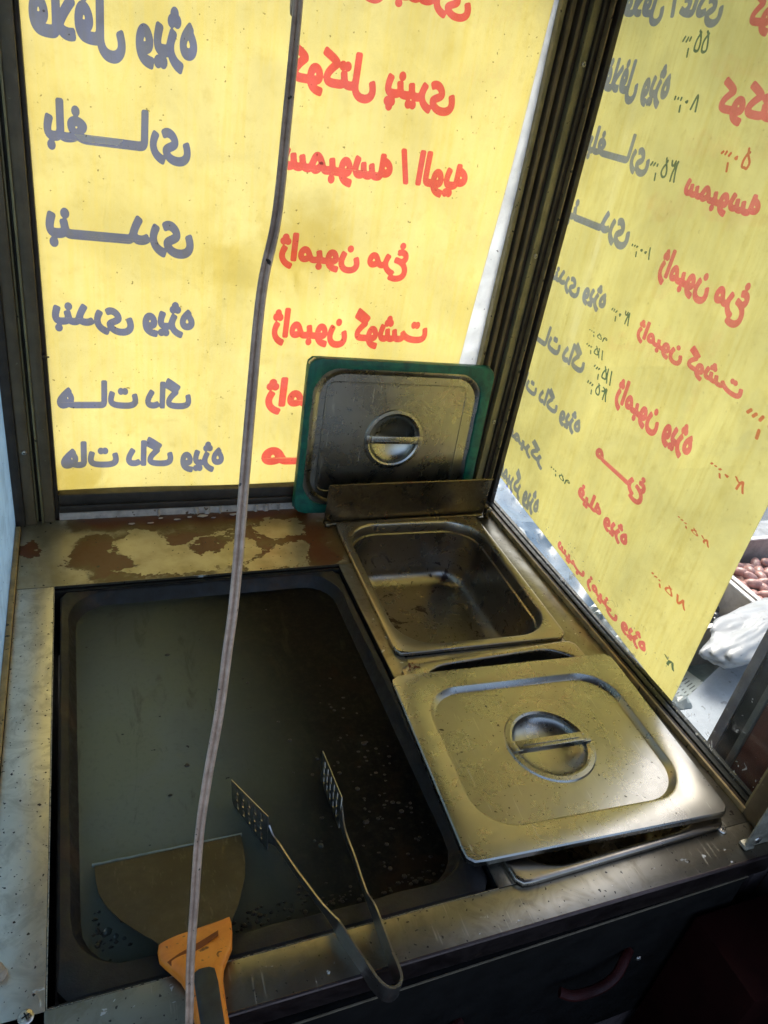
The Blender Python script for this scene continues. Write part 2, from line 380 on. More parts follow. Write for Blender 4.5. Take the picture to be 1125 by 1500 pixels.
def contours(s):
    cu = bpy.data.curves.new('lettering', 'FONT'); cu.body = shape(s); cu.size = 1; cu.fill_mode = 'NONE'
    cu.resolution_u = 3
    ob = bpy.data.objects.new('lettering', cu); COL.objects.link(ob); bpy.context.view_layer.update()
    me = ob.to_mesh(); V = np.array([v.co[:2] for v in me.vertices]); E = [tuple(e.vertices) for e in me.edges]
    E = [(min(a, b), max(a, b)) if abs(a - b) == 1 else (max(a, b), min(a, b)) for a, b in E]   # outline order gives the winding
    segs = np.array([[V[a], V[b]] for a, b in E]) if E else np.zeros((0, 2, 2))
    ob.to_mesh_clear(); bpy.data.objects.remove(ob); bpy.data.curves.remove(cu)
    return segs
def dist_seg(X, Y, lo, h, segs, reach):
    """distance to the nearest stroke, worked out only within reach of each one"""
    d = np.full(X.shape, reach * reach); ny, nx = X.shape
    for a, b in segs:
        i0, i1 = max(0, int((min(a[1], b[1]) - reach - lo[1]) / h)), min(ny, int((max(a[1], b[1]) + reach - lo[1]) / h) + 2)
        j0, j1 = max(0, int((min(a[0], b[0]) - reach - lo[0]) / h)), min(nx, int((max(a[0], b[0]) + reach - lo[0]) / h) + 2)
        x, y = X[i0:i1, j0:j1] - a[0], Y[i0:i1, j0:j1] - a[1]; e = b - a; t = np.clip((x * e[0] + y * e[1]) / (e @ e + 1e-12), 0, 1)
        d[i0:i1, j0:j1] = np.minimum(d[i0:i1, j0:j1], (x - t * e[0]) ** 2 + (y - t * e[1]) ** 2)
    return np.sqrt(d)
def sdf_text(s, weight):
    segs = contours(s)
    if len(segs) == 0: return None
    lo = segs.min((0, 1)) - weight - .06137; hi = segs.max((0, 1)) + weight + .06; h = .0145
    nx, ny = int((hi[0] - lo[0]) / h) + 2, int((hi[1] - lo[1]) / h) + 2
    X, Y = np.meshgrid(lo[0] + h * np.arange(nx), lo[1] + h * np.arange(ny)); P = np.stack([X.ravel(), Y.ravel()], 1)
    wn = np.zeros(len(P))
    for a, b in segs:                                                  # non-zero winding number
        if a[1] == b[1]: continue
        up = (a[1] <= P[:, 1]) & (b[1] > P[:, 1]); dnn = (b[1] <= P[:, 1]) & (a[1] > P[:, 1])
        cr = (b[0] - a[0]) * (P[:, 1] - a[1]) - (P[:, 0] - a[0]) * (b[1] - a[1])
        wn += (up & (cr > 0)).astype(int) - (dnn & (cr < 0)).astype(int)
    d = dist_seg(X, Y, lo, h, segs, weight + 3 * h); d = np.where(wn.reshape(ny, nx) != 0, -d, d)
    return d - weight, lo, h
PEN = {'0': [[(.3, .52), (.42, .46), (.34, .40), (.3, .5)]], '1': [[(.5, 1), (.42, .5), (.28, 0)]],
       '2': [[(.05, 1), (.1, .8), (.3, .72), (.5, .98)], [(.1, .85), (.2, .4), (.22, 0)]],
       '3': [[(.0, 1), (.05, .78), (.18, .80), (.22, 1), (.28, .78), (.45, .78), (.52, 1.0)], [(.06, .85), (.18, .4), (.22, 0)]],
       '4': [[(.5, .95), (.3, .9), (.3, .7), (.5, .66)], [(.1, 1), (.15, .5), (.2, 0)], [(.15, .7), (.4, .66)]],
       '5': [[(.42, 1.02), (.3, .8), (.08, .45), (.08, .15), (.28, .1), (.5, .2), (.52, .5), (.35, .8), (.25, .9)]],
       '7': [[(.02, .95), (.22, .02), (.48, 1)]], '8': [[(.02, 0), (.24, .98), (.5, .02)]],
       '9': [[(.45, .75), (.3, .98), (.1, .85), (.15, .62), (.45, .68), (.45, .4), (.52, 0)]],
       ',': [[(.32, .12), (.24, -.22)]], '.': [[(.14, .62), (.2, .5)]]}
def sdf_pen(s, weight, seed=0):
    rnd = random.Random(seed); segs = []; x = 0
    for ch in s:
        for st in PEN[ch]:
            p = [np.array((x + a * .9 + rnd.uniform(-.03, .03), b + rnd.uniform(-.04, .04))) for a, b in st]
            q = [np.array(v[:2]) for v in smoothpath([(*k, 0) for k in p], 4)] if len(p) > 2 else p
            segs += [[q[i], q[i + 1]] for i in range(len(q) - 1)]
        x += {'.': .26, ',': .22, '0': .42, '1': .42}.get(ch, .62)
    segs = np.array(segs); lo = segs.min((0, 1)) - weight - .05; hi = segs.max((0, 1)) + weight + .05; h = .02
    nx, ny = int((hi[0] - lo[0]) / h) + 2, int((hi[1] - lo[1]) / h) + 2
    X, Y = np.meshgrid(lo[0] + h * np.arange(nx), lo[1] + h * np.arange(ny)); P = np.stack([X.ravel(), Y.ravel()], 1)
    return dist_seg(X, Y, lo, h, segs, weight + 3 * h) - weight, lo, h
def march(F, lo, h):
    """filled polygons where F < 0: full cells merged in rows, boundary cells clipped"""
    ny, nx = F.shape; ins = F < 0; vid = {}; V = []; faces = []
    def gv(i, j):
        k = (i, j)
        if k not in vid: vid[k] = len(V); V.append((lo[0] + j * h, lo[1] + i * h))
        return vid[k]
    def ev(a, b):
        k = (a, b) if a < b else (b, a)
        if k not in vid:
            fa, fb = F[k[0]], F[k[1]]; t = fa / (fa - fb); vid[k] = len(V)
            V.append((lo[0] + (k[0][1] * (1 - t) + k[1][1] * t) * h, lo[1] + (k[0][0] * (1 - t) + k[1][0] * t) * h))
        return vid[k]
    for i in range(ny - 1):
        j = 0
        while j < nx - 1:
            c = (ins[i, j], ins[i, j + 1], ins[i + 1, j + 1], ins[i + 1, j])
            if all(c):
                k = j
                while k + 1 < nx - 1 and ins[i, k + 2] and ins[i + 1, k + 2]: k += 1
                faces.append((gv(i, j), gv(i, k + 1), gv(i + 1, k + 1), gv(i + 1, j))); j = k + 1; continue
            if any(c):
                q = [(i, j), (i, j + 1), (i + 1, j + 1), (i + 1, j)]; poly = []
                for a in range(4):
                    p0, p1 = q[a], q[(a + 1) % 4]
                    if ins[p0]: poly.append(gv(*p0))
                    if ins[p0] != ins[p1]: poly.append(ev(p0, p1))
                if len(poly) > 2: faces.append(tuple(poly))
            j += 1
    return np.array(V), faces
GLY = {}
def glyphs(kind, s, weight):
    k = (kind, s, weight)
    if k not in GLY:
        r = sdf_text(s, weight) if kind == 'text' else sdf_pen(s, weight, hash_of(s))
        GLY[k] = march(*r) if r is not None else None
    return GLY[k]
def hash_of(s): return sum(ord(c) * (i + 1) for i, c in enumerate(s))

# ray helpers, used only to read off where the lettering sits on its own banner plane
RC = np.array([rt, dn, fw]); CEN = np.array([562.5, 750.]); FPX = 1087.74
def on_plane(px, axis, val):
    d = RC.T @ np.array([px[0] - CEN[0], px[1] - CEN[1], FPX]); o = np.array([0, 0, .67]); return o + (val - o[axis]) / d[axis] * d
def wave_b(x, z): return .0016 * math.sin(x * 21 + z * 7) + .0012 * math.sin(z * 16 - x * 9 + 1)
def wave_r(y, z): return .0018 * math.sin(y * 17 + z * 6) + .0010 * math.sin(z * 15 + y * 11 + 2)

def lettering(parent, plane, kind, s, L, R, B, T, mat, weight=.058, tilt=0., name='lettering'):
    g = glyphs(kind, s, weight)
    if g is None: return
    V, F = g
    if plane == 'back':
        u = [on_plane(p, 1, 1.0835)[0] for p in (L, R)]; pv = [on_plane(p, 1, 1.0835) for p in (B, T)]; wv = [p[2] - tilt * p[0] for p in pv]
    else:
        u = [-on_plane(p, 0, .7190)[1] for p in (L, R)]; pv = [on_plane(p, 0, .7190) for p in (B, T)]; wv = [p[2] + tilt * p[1] for p in pv]
    x0, x1, y0, y1 = V[:, 0].min(), V[:, 0].max(), V[:, 1].min(), V[:, 1].max()
    a = (V[:, 0] - x0) / (x1 - x0)
    U = u[0] + (1 - a) * (u[1] - u[0])                                  # seen from the back: mirrored
    W = wv[0] + (V[:, 1] - y0) / (y1 - y0) * (wv[1] - wv[0]) + tilt * U
    if plane == 'back': vs = [(x, 1.0827 + wave_b(x, z), z) for x, z in zip(U, W)]
    else: vs = [(.7182 + wave_r(-x, z), -x, z) for x, z in zip(U, W)]
    return link(name, mesh(name, vs, F), mat, parent, smooth=False)

# ------------------------------------------------------------------ the setting
mb = MB(); mb.add([(-150, -150, -.9), (150, -150, -.9), (150, 150, -.9), (-150, 150, -.9)], [(0, 1, 2, 3)])
g = NG('street_asphalt'); n = g.noise(60, 6, .7); c = g.mix(g.ramp(n, .35, .65), (.075, .085, .095), (.13, .145, .16))
c = g.mix(g.ramp(g.noise(1.5, 4), .4, .7), c, (.15, .17, .19))
tag(mb.build('ground', g.done(g.bsdf(c, .8, 0, g.bump(n, .6, .01)))), 'grey blue street surface outside the window', None, None, 'structure')
MB().box(-.4, .95, -1.3, 1.12, -.895, -.87, .002).build('floor', M_dark_in)['kind'] = 'structure'
MB().box(-.30, .90, -.30, 1.25, .98, 1.02, .002).build('shading_roof', M_dark_in)['kind'] = 'structure'  # unseen roof added to cut light from above, kept short at the rear
kw = empty('kiosk_shell', (0, -.2, -.87), label='dark metal walls of the food kiosk around the counter', cat='kiosk')
def rel(o, p):                                                         # keep world placement under an offset parent
    o.parent = p; o.matrix_parent_inverse = Matrix.Translation(p.location).inverted(); return o
for nm, b in (('rear_wall', (-.4, .95, -1.3, -1.27, -.87, -.1)), ('side_wall', (-.145, -.12, -1.27, .25, -.87, -.02)),  # unseen walls stop low behind the camera, opened to let fill light in
              ('side_wall', (.74, .765, -1.27, .318, -.87, -.02)), ('lower_panel', (-.145, .74, 1.095, 1.11, -.87, -.012)),
              ('lower_panel', (.715, .74, .318, 1.095, -.87, -.03)), ('lower_panel', (-.145, -.12, .25, 1.095, -.87, .01)),
              ):
    rel(MB().box(*b, .001).build(nm, M_dark_in), kw)

# ------------------------------------------------------------------ back window
bw = empty('window', (.3, 1.09, 0), label='back window in dark bronze frame behind the griddle, covered by a yellow banner', cat='window')
def part(mb, name, mat, p, **k): return rel(mb.build(name, mat, **k), p)
part(MB().box(-.047, .70, 1.0765, 1.0795, .036, .98, 0), 'glass_pane', M_glass, bw, smooth=False)
b = MB().box(-.047, .63, 1.068, 1.093, .012, .041, .0015); b.box(-.047, .63, 1.062, 1.0675, .0125, .024, .001)
part(b, 'bottom_rail', M_bronze_d, bw)
# torn white sealing strip along the foot of the rail
v = []; f = []; N = 150
for i in range(N + 1):
    x = -.047 + .40 * i / N; zt = .0125 + .0012 * mnoise.noise(Vector((x * 30, 0, 0)))
    yb = 1.060 - (.004 if i % 37 in (3, 4, 9, 10, 11, 18) and i > 50 else 0) + .0012 * mnoise.noise(Vector((x * 90, 5, 0)))
    v += [(x, 1.066, zt), (x, yb + .002, zt - .001), (x, yb, .0012), (x, 1.066, .0012)]
for i in range(N):
    for k in range(4): f.append((i * 4 + k, i * 4 + (k + 1) % 4, i * 4 + 4 + (k + 1) % 4, i * 4 + 4 + k))
part(MB().add(v, f), 'sealing_strip', M_putty, bw)
b = MB()
for i in range(9):                                                     # torn scraps of the strip lying on the counter
    x = .06 + i * .022 + random.uniform(-.006, .006); y = 1.048 + random.uniform(-.014, .004); s_ = random.uniform(.003, .008)
    b.prism([(x + s_ * random.uniform(.6, 1.4) * math.cos(a), y + .5 * s_ * random.uniform(.5, 1.2) * math.sin(a)) for a in (0, .9, 2.2, 3.4, 4.6)], .0022, .0034)
o_scraps = b.build('strip_scraps', M_putty); tag(o_scraps, 'torn whitish scraps of sealing strip lying on the greasy back ledge', 'scraps', None, 'stuff')

def vprofile(name, segs, z0, z1, p, axis='y', back=1.095, mats=None):
    """segs: (from, to, front face position, material) - vertical aluminium members side by side"""
    for a, c_, fr, m in segs:
        mb = MB()
        if axis == 'y': mb.box(a, c_ - .0003, fr, back, z0, z1, .0009)
        else: mb.box(fr, back, a, c_ - .0003, z0, z1, .0009)
        part(mb, name, m, p)
vprofile('frame_strip', [(-.125, -.1076, 1.063, M_bronze_d), (-.1075, -.094, 1.046, M_bronze_d), (-.094, -.079, 1.050, M_bronze), (-.079, -.076, 1.058, M_bronze_l), (-.076, -.072, 1.066, M_bronze_d),
                         (-.072, -.0685, 1.054, M_bronze_l), (-.0685, -.053, 1.056, M_bronze), (-.053, -.047, 1.066, M_bronze_d)], .0005, .97, bw)
# corner post: a stack of stepped grooves
cp = [(.630, .637, 1.072, M_bronze_l), (.637, .641, 1.076, M_bronze_d), (.641, .648, 1.066, M_bronze), (.648, .654, 1.078, M_black),
      (.654, .660, 1.062, M_bronze), (.660, .6685, 1.066, M_bronze_d), (.6685, .6715, 1.056, M_bronze_l), (.6715, .683, 1.059, M_bronze_l),
      (.683, .6865, 1.054, M_bronze_d), (.6865, .697, 1.060, M_bronze_d), (.697, .6995, 1.050, M_tan), (.6995, .7045, 1.056, M_black), (.7045, .7135, 1.046, M_bronze_d)]
vprofile('corner_post_strip', cp, .0005, .97, bw)
for p, z in ((.677, .165), (.677, .455), (.677, .72)):
    rel(screw(None, (p, 1.0585, z), (0, -1, 0), .0038, M_screw), bw)
rel(screw(None, (-.0865, 1.0495, .125), (0, -1, 0), .0035, M_screw), bw)
b = MB().box(-.058, -.049, 1.060, 1.066, .262, .268, .001); b.box(-.0495, -.044, 1.062, 1.064, .2635, .2655, .0005)
part(b, 'latch_stub', M_bronze_d, bw)

# ------------------------------------------------------------------ back banner (cloth outside the glass)
bb = empty('banner', (.28, 1.0835, .04), label='yellow menu banner over the back window, mirrored blue and red writing, brightly lit', cat='banner')
def banner_sheet(axis, poly, z0f, z1f, off, wave, nu=60, nv=70, th=.0006):
    """poly: left(u at z) and right(u at z) edge functions"""
    v = []; f = []
    for sgn in (0, 1):
        for j in range(nv + 1):
            for i in range(nu + 1):
                t = j / nv; s_ = i / nu
                u0, u1 = poly(t); u = u0 + (u1 - u0) * s_; z = z0f(s_) + (z1f(s_) - z0f(s_)) * t
                d = off + sgn * th + wave(u, z)
                v.append((u, d, z) if axis == 'y' else (d, u, z))
    S = (nu + 1) * (nv + 1)
    for j in range(nv):
        for i in range(nu):
            a = j * (nu + 1) + i; f.append((a, a + 1, a + nu + 2, a + nu + 1)); f.append((a + S, a + S + nu + 1, a + S + nu + 2, a + S + 1))
    rim = [i for i in range(nu + 1)] + [j * (nu + 1) + nu for j in range(1, nv + 1)] + [nv * (nu + 1) + i for i in range(nu - 1, -1, -1)] + [j * (nu + 1) for j in range(nv - 1, 0, -1)]
    for a, c_ in zip(rim, rim[1:] + rim[:1]): f.append((a, a + S, c_ + S, c_))
    return v, f
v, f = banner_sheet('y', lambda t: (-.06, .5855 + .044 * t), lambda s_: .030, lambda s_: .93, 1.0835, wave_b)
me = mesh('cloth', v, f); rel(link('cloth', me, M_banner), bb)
v, f = banner_sheet('y', lambda t: (.5858 + .044 * t, .6365 + .040 * t), lambda s_: .030, lambda s_: .93, 1.0835, wave_b, 8, 60)
rel(link('white_margin', mesh('white_margin', v, f), M_margin), bb)
BL = [('فلافل ویژه', (44, 45), (289, 70), (258, 108), (120, -22), 0), ('بلغـــــاری', (63, 175), (280, 205), (235, 241), (116, 147), 0), ('بنـــــدری', (66, 320), (284, 345), (240, 377), (91, 304), 0),
      ('بندری ویژه', (75, 448), (285, 462), (258, 494), (98, 433), 0), ('هـــات داگ', (83, 585), (280, 585), (184, 599), (257, 553), 0), ('هات داگ ویژه', (89, 675), (328, 667), (268, 692), (224, 640), 0),
      ('کوکتل بندری', (430, -40), (692, 5), (676, 33), (500, -75), 1), ('کوکتل پنیری', (424, 85), (670, 134), (573, 163), (439, 60), 1), ('سمبوسه / الویه', (413, 229), (685, 259), (654, 291), (586, 215), 1),
      ('ژامبون مرغ', (409, 368), (601, 368), (584, 413), (430, 340), 1), ('ژامبون گوشت', (399, 476), (627, 486), (475, 509), (535, 451), 1), ('ژامبون ویژه', (390, 572), (612, 590), (560, 608), (410, 553), 1),
      ('مــــرغ', (383, 666), (560, 680), (540, 697), (550, 634), 1)]
for s_, L, R, B, T, red in BL:
    o = lettering(None, 'back', 'text', s_, L, R, B, T, INK_RED if red else INK_BLUE)
    if o: rel(o, bb); o['label'] = 'red mirrored dish name' if red else 'grey blue mirrored dish name'

# ------------------------------------------------------------------ right window
rw = empty('window', (.71, .7, 0), label='right side window with splashed glass beside the pans, mostly behind a yellow banner', cat='window')
part(MB().box(.709, .712, .345, 1.075, -.004, .97, 0), 'glass_pane', M_glass_d, rw, smooth=False)
part(MB().box(.7005, .7085, .352, 1.045, -.012, .0035, .001).box(.7125, .719, .352, 1.075, -.025, .003, .001), 'gasket', M_gasket, rw)
part(MB().box(.6905, .7002, .352, 1.045, -.014, .001, .001), 'rail_channel', M_bronze_d, rw)
part(MB().box(.6865, .6902, .352, 1.045, -.014, .0065, .001), 'rail_lip', M_tan, rw)
part(MB().box(.6855, .739, .317, .3515, -.06, .97, .0015), 'end_post', M_bronze, rw)
part(MB().box(.690, .694, .3520, .356, .003, .97, .0008).box(.7005, .7075, .3520, .3575, .0045, .97, .0008), 'end_post_bead', M_bronze_l, rw)

rb = empty('banner', (.7190, .75, .05), label='yellow menu banner on the right window with marker prices beside the dish names', cat='banner')
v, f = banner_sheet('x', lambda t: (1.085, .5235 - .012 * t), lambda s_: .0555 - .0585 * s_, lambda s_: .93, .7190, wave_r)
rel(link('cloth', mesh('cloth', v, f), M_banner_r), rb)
RL = [('فلافل / عادی', (916, 10), (1064, 5), (1044, 41), (980, -24), 0, .0), ('فلافل ویژه', (886, 120), (983, 123), (961, 160), (899, 84), 0, 0.), ('بلغـــــاری', (861, 217), (952, 238), (943, 261), (892, 187), 0, -.01),
      ('بنـــــدری', (830, 310), (922, 351), (913, 368), (845, 291), 0, 0.), ('بندری ویژه', (804, 404), (892, 438), (874, 457), (813, 381), 0, -.01), ('هــات داگ', (778, 487), (859, 538), (856, 551), (850, 502), 0, -.01),
      ('هات داگ ویژه', (760, 546), (853, 622), (840, 638), (773, 539), 0, -.01), ('همبرگر', (744, 618), (799, 673), (797, 693), (749, 610), 0, -.01), ('همبرگر ویژه', (731, 683), (787, 752), (785, 762), (763, 688), 0, -.01),
      ('کوکتل بندری', (1100, 20), (1290, 110), (1114, 54), (1115, -15), 1, -.03), ('کوکتل پنیری', (1051, 154), (1290, 250), (1065, 187), (1067, 112), 1, -.03), ('سمبوسه', (1004, 275), (1118, 296), (1053, 316), (1010, 254), 1, -.03),
      ('ژامبون مرغ', (963, 408), (1103, 430), (1078, 484), (980, 361), 1, -.03), ('ژامبون گوشت', (928, 509), (1090, 571), (1084, 599), (950, 465), 1, -.045), ('ژامبون ویژه', (898, 593), (1018, 644), (991, 671), (919, 555), 1, -.04),
      ('مـــــرغ', (874, 655), (953, 701), (933, 742), (880, 644), 1, -.045), ('فیله ویژه', (843, 728), (921, 792), (915, 807), (856, 711), 1, -.045), ('سیب زمینی ویژه', (817, 796), (951, 944), (940, 958), (824, 790), 1, -.055)]
for s_, L, R, B, T, red, tl in RL:
    o = lettering(None, 'right', 'text', s_, L, R, B, T, INK_RED_R if red else INK_BLUE_R, tilt=tl)
    if o: rel(o, rb); o['label'] = 'faded red mirrored dish name' if red else 'faded blue mirrored dish name'
PL = [('55,...', (1000, 58), (1043, 54), (1014, 86), (1026, 43), 0), ('80,...', (986, 149), (1024, 154), (1020, 171), (1023, 138), 0), ('135,...', (952, 241), (995, 249), (983, 274), (974, 229), 0),
      ('100,...', (925, 363), (957, 370), (949, 385), (952, 361), 0), ('130,...', (898, 454), (928, 463), (919, 481), (917, 453), 0), ('95,...', (865, 484), (893, 498), (889, 505), (870, 481), 0),
      ('115,...', (862, 502), (888, 519), (882, 529), (866, 499), 0), ('115,...', (872, 538), (900, 552), (893, 568), (891, 537), 0), ('145,...', (864, 555), (891, 582), (884, 591), (868, 552), 0),
      ('95,...', (807, 685), (836, 703), (830, 714), (811, 682), 0), ('50,...', (1057, 225), (1104, 230), (1072, 255), (1104, 217), 1), ('150,...', (1100, 586), (1180, 640), (1140, 665), (1104, 583), 1),
      ('120,...', (1042, 675), (1103, 699), (1083, 722), (1046, 672), 1), ('125,...', (994, 756), (1050, 784), (1040, 803), (996, 753), 1), ('175,...', (958, 835), (1015, 875), (1002, 894), (959, 833), 1),
      ('12', (973, 960), (993, 972), (984, 981), (975, 958), 0)]
for s_, L, R, B, T, red in PL:
    o = lettering(None, 'right', 'pen', s_, L, R, B, T, INK_PEN_R if red else INK_PEN, weight=.070, tilt=-.03, name='handwritten_price')
    if o: rel(o, rb); o['label'] = 'price in red marker' if red else 'price in green marker'

# ------------------------------------------------------------------ left window
lw = empty('window', (-.105, .6, 0), label='left side window pane with pale blue film beside the steel ledge', cat='window')
part(MB().box(-.111, -.108, .25, 1.062, .001, .97, 0), 'film_pane', M_bluefilm, lw, smooth=False)
part(MB().box(-.1075, -.1005, .25, 1.040, .0005, .0065, .001), 'bottom_bead', M_tan, lw)
part(MB().box(-.1125, -.1, .22, .2495, .0005, .97, .001), 'end_post', M_bronze, lw)

# ------------------------------------------------------------------ counter
ct = empty('counter', (.3, .7, -.87), label='greasy stainless steel cooking counter with griddle and pan cutouts', cat='counter')
def tops(x0, x1, y0, y1, nm='top_panel', m=M_steel, z=0., th=.002): return part(MB().box(x0, x1, y0, y1, z - th, z, .0006), nm, m, ct)
# the stained back ledge, a fine grid that carries the burnt grease pattern
def blob(x, y, L):
    p = Vector((x, y, 0)); q = Vector((mnoise.noise(p * 38), mnoise.noise(p * 38 + Vector((7, 3, 0))), 0)) * .014 + Vector((mnoise.noise(p * 120), mnoise.noise(p * 120 + Vector((5, 1, 0))), 0)) * .009 + Vector((mnoise.noise(p * 330), mnoise.noise(p * 330 + Vector((5, 1, 0))), 0)) * .005
    x += q.x; y += q.y; d = 9
    for cx, cy, rx, ry, a in L:
        ca, sa = math.cos(a), math.sin(a); u, v_ = (x - cx) * ca + (y - cy) * sa, -(x - cx) * sa + (y - cy) * ca
        d = min(d, math.hypot(u / rx, v_ / ry))
    return d
CLEAN = [(.065, .985, .036, .032, .5), (.10, .945, .045, .028, .1), (.175, .93, .055, .020, .15), (.215, .955, .026, .028, .9), (.288, 1.005, .040, .026, .1), (.285, .935, .040, .020, .35), (.26, .91, .05, .016, .1), (.16, .985, .055, .0035, .42), (.115, .915, .08, .012, .0)]
BROWN = [(.005, .965, .045, .035, .2), (.03, .935, .06, .022, -.4), (.125, .985, .035, .024, .3), (.165, .965, .03, .02, .2), (.235, .985, .045, .018, .5), (.325, .985, .038, .034, .0), (.335, .93, .022, .04, .0), (.02, .915, .02, .012, 0), (-.085, .985, .016, .022, 0), (.25, .94, .02, .016, 1.)]
NX, NY = 420, 200; xs = np.linspace(-.1, .3835, NX + 1); ys = np.linspace(.8925, 1.061, NY + 1); v = []; at = []
for y in ys:
    for x in xs:
        v.append((x, y, .0002 * mnoise.noise(Vector((x * 20, y * 20, 0)))))
        dc = blob(x, y, CLEAN); db = blob(x, y, BROWN)
        film = .60 + .22 * mnoise.noise(Vector((x * 25, y * 25, 9)))
        film += .25 * max(0, min(1, (y - 1.018) / .03)) * (x > -.06)
        a = max(film, 1.05 - .35 * db) if db < 1.25 else film
        a = a if dc > 1.15 else .15 + .5 * max(0, (dc - .92) / .23)
        if db > 1: a *= 1 - .55 * max(0, min(1, (-.005 - x + .02 * mnoise.noise(Vector((x * 40, y * 40, 2)))) / .05))
        at.append(min(1, a))
f = [(j * (NX + 1) + i, j * (NX + 1) + i + 1, (j + 1) * (NX + 1) + i + 1, (j + 1) * (NX + 1) + i) for j in range(NY) for i in range(NX)]
me = mesh('back_ledge', v, f); at_ = me.attributes.new('grease', 'FLOAT', 'POINT'); at_.data.foreach_set('value', at)
led = rel(link('back_ledge', me, M_stain), ct); led['label'] = 'back ledge stained with burnt brown grease, flaked off to bare metal'
part(MB().box(-.1, .3835, .8921, .8925, -.004, .0001, 0), 'ledge_edge', M_steel, ct, smooth=False)
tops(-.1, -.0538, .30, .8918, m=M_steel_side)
tops(.3556, .3835, .3402, .8918)
tops(.384, .6855, 1.0, 1.061); tops(.6365, .6855, .3402, .9995); tops(.384, .636, .6505, .6715)
fp = tops(-.1, .6855, .2995, .3398, 'front_panel')
part(MB().box(-.0534, -.0526, .3398, .892, -.004, .0002, 0).box(-.053, .3556, .3399, .3404, -.004, .0003, 0), 'edge_trim', M_screw, ct, smooth=False)
b = MB(); b.tube([(-.1, .2995, -.0025), (.6855, .2995, -.0025)], .0026, 10); b.box(-.1, .6855, .2972, .2985, -.030, -.0025, .0005)
part(b, 'front_lip', mat_steel('lip_steel', base=(.09, .07, .07), rough=.4, grime=.6, grime_col=(.05, .035, .03)), ct)
part(MB().box(-.1, .384, .3402, .345, -.12, -.006, 0).box(-.1, .384, .887, .892, -.12, -.006, 0).box(-.062, -.055, .345, .887, -.12, -.006, 0).box(.3575, .3625, .345, .887, -.12, -.006, 0).box(-.1, .69, .3, 1.06, -.21, -.2, 0), 'griddle_well', M_black, ct, smooth=False)
part(MB().box(-.115, .71, .30, 1.08, -.87, -.212, .001), 'cabinet_body', M_dark_in, ct)
rel(screw(None, (-.0675, .3385, .0002), (0, 0, 1), .0060, M_screw), ct)
rel(screw(None, (.6430, .338, .0002), (0, 0, 1), .0050, M_screw), ct)
# drawer fronts under the lip, highlight on the upper edge painted as a pale strip
dr = empty('drawer_front', (.3, .30, -.2), label='dark steel drawer front below the counter lip with red pull handles', cat='drawer')
rot = Matrix.Rotation(-math.radians(2.0), 3, 'Y')
M_drawer = mat_plain('drawer_enamel', (.007, .0062, .0055), .7, 0., .3, 20, .1, .12)
part(MB().box(-.1, .66, .2975, .3065, -.30, -.042, .0015, rot=rot, about=(.35, .3, -.04)), 'front_plate', M_drawer, dr)
part(MB().box(-.1, .66, .2965, .2985, -.0425, -.0412, .0004, rot=rot, about=(.35, .3, -.04)), 'edge_highlight', mat_plain('edge_highlight', (.14, .11, .07), .5), dr)
M_redp = mat_plain('red_plastic', (.022, .002, .0015), .6, 0, .3, 30, .1, .2)
for k, (hx, hz) in enumerate(((.487, -.13), (.285, -.165))):
    b = MB(); b.tube(smoothpath([(hx - .050, .286, hz - .004), (hx - .035, .279, hz - .006), (hx - .005, .277, hz - .003), (hx + .015, .280, hz + .006), (hx + .030, .289, hz + .014), (hx + .042, .297, hz + .014)], 5), .0055, 10, .8)
    part(b, 'handle', M_redp, dr)
    rel(screw(None, (hx + .045, .2855, hz + .017), (0, -1, 0), .0032, M_screw), dr)
# end bracket at the right
br = empty('angle_bracket', (.675, .325, 0), label='worn metal angle bracket with a bright screw at the right counter end', cat='bracket')
M_brk = mat_plain('bracket_metal', (.30, .28, .22), .45, .3, .35, 60, .4, specks=(90, .66, (.35, .32, .25)))
rr = Matrix.Rotation(math.radians(0), 3, 'Z')
b = MB().box(.6512, .738, .3120, .3150, .001, .085, .001)
part(b, 'plate', M_brk, br)
part(MB().box(.6490, .6620, .3085, .3200, .0008, .0060, .002), 'foot', M_brk, br)
rel(screw(None, (.6635, .3118, .0125), (0, -1, 0), .0055, M_screw), br)
# dark red panel to the right of the drawers
rp = MB().box(.60, .74, .20, .293, -.86, -.075, .004)
M_dred = mat_plain('dark_red_paint', (.010, .0018, .0015), .9, 0, .5, 8, .15, .05)
tag(rp.build('side_cabinet', M_dred), 'dark red painted cabinet side below the right counter corner', 'cabinet')
# pale plug at the left edge
b = MB(); b.tube(smoothpath([(-.100, .385, .006), (-.092, .378, .007), (-.084, .371, .006)], 4), [.005, .0065, .007, .0072, .0072, .007, .006, .0055, .003], 12)
tag(b.build('rubber_stopper', mat_plain('pale_rubber', (.42, .33, .24), .6)), 'small pale rounded rubber stopper on the left steel ledge', 'stopper')

# ------------------------------------------------------------------ griddle
gr = empty('griddle', (.15, .62, -.03), label='black cast griddle basin with rusty rim holding old grease', cat='griddle')
gcx, gcy = (.345 - .036) / 2, (.366 + .884) / 2
ghx, ghy = (.345 + .036) / 2, (.884 - .366) / 2
ocx, ocy, ohx, ohy = .1535, .6155, .1995, .2705
b = MB(); b.loft([rrect(ohx, ohy, .006, -.040, ocx, ocy), rrect(ohx, ohy, .006, -.0075, ocx, ocy), rrect(ohx - .002, ohy - .002, .006, -.006, ocx, ocy), rrect(ghx + .003, ghy + .003, .052, -.0075, gcx, gcy, wob=.006),
                  rrect(ghx, ghy, .050, -.0095, gcx, gcy, wob=.008), rrect(ghx - .003, ghy - .003, .048, -.020, gcx, gcy, wob=.008), rrect(ghx - .010, ghy - .010, .044, -.031, gcx, gcy)], False, True)
part(b, 'basin', M_rust, gr)
NG1 = 90; v = []; f = []                                              # grease surface with a gentle swell
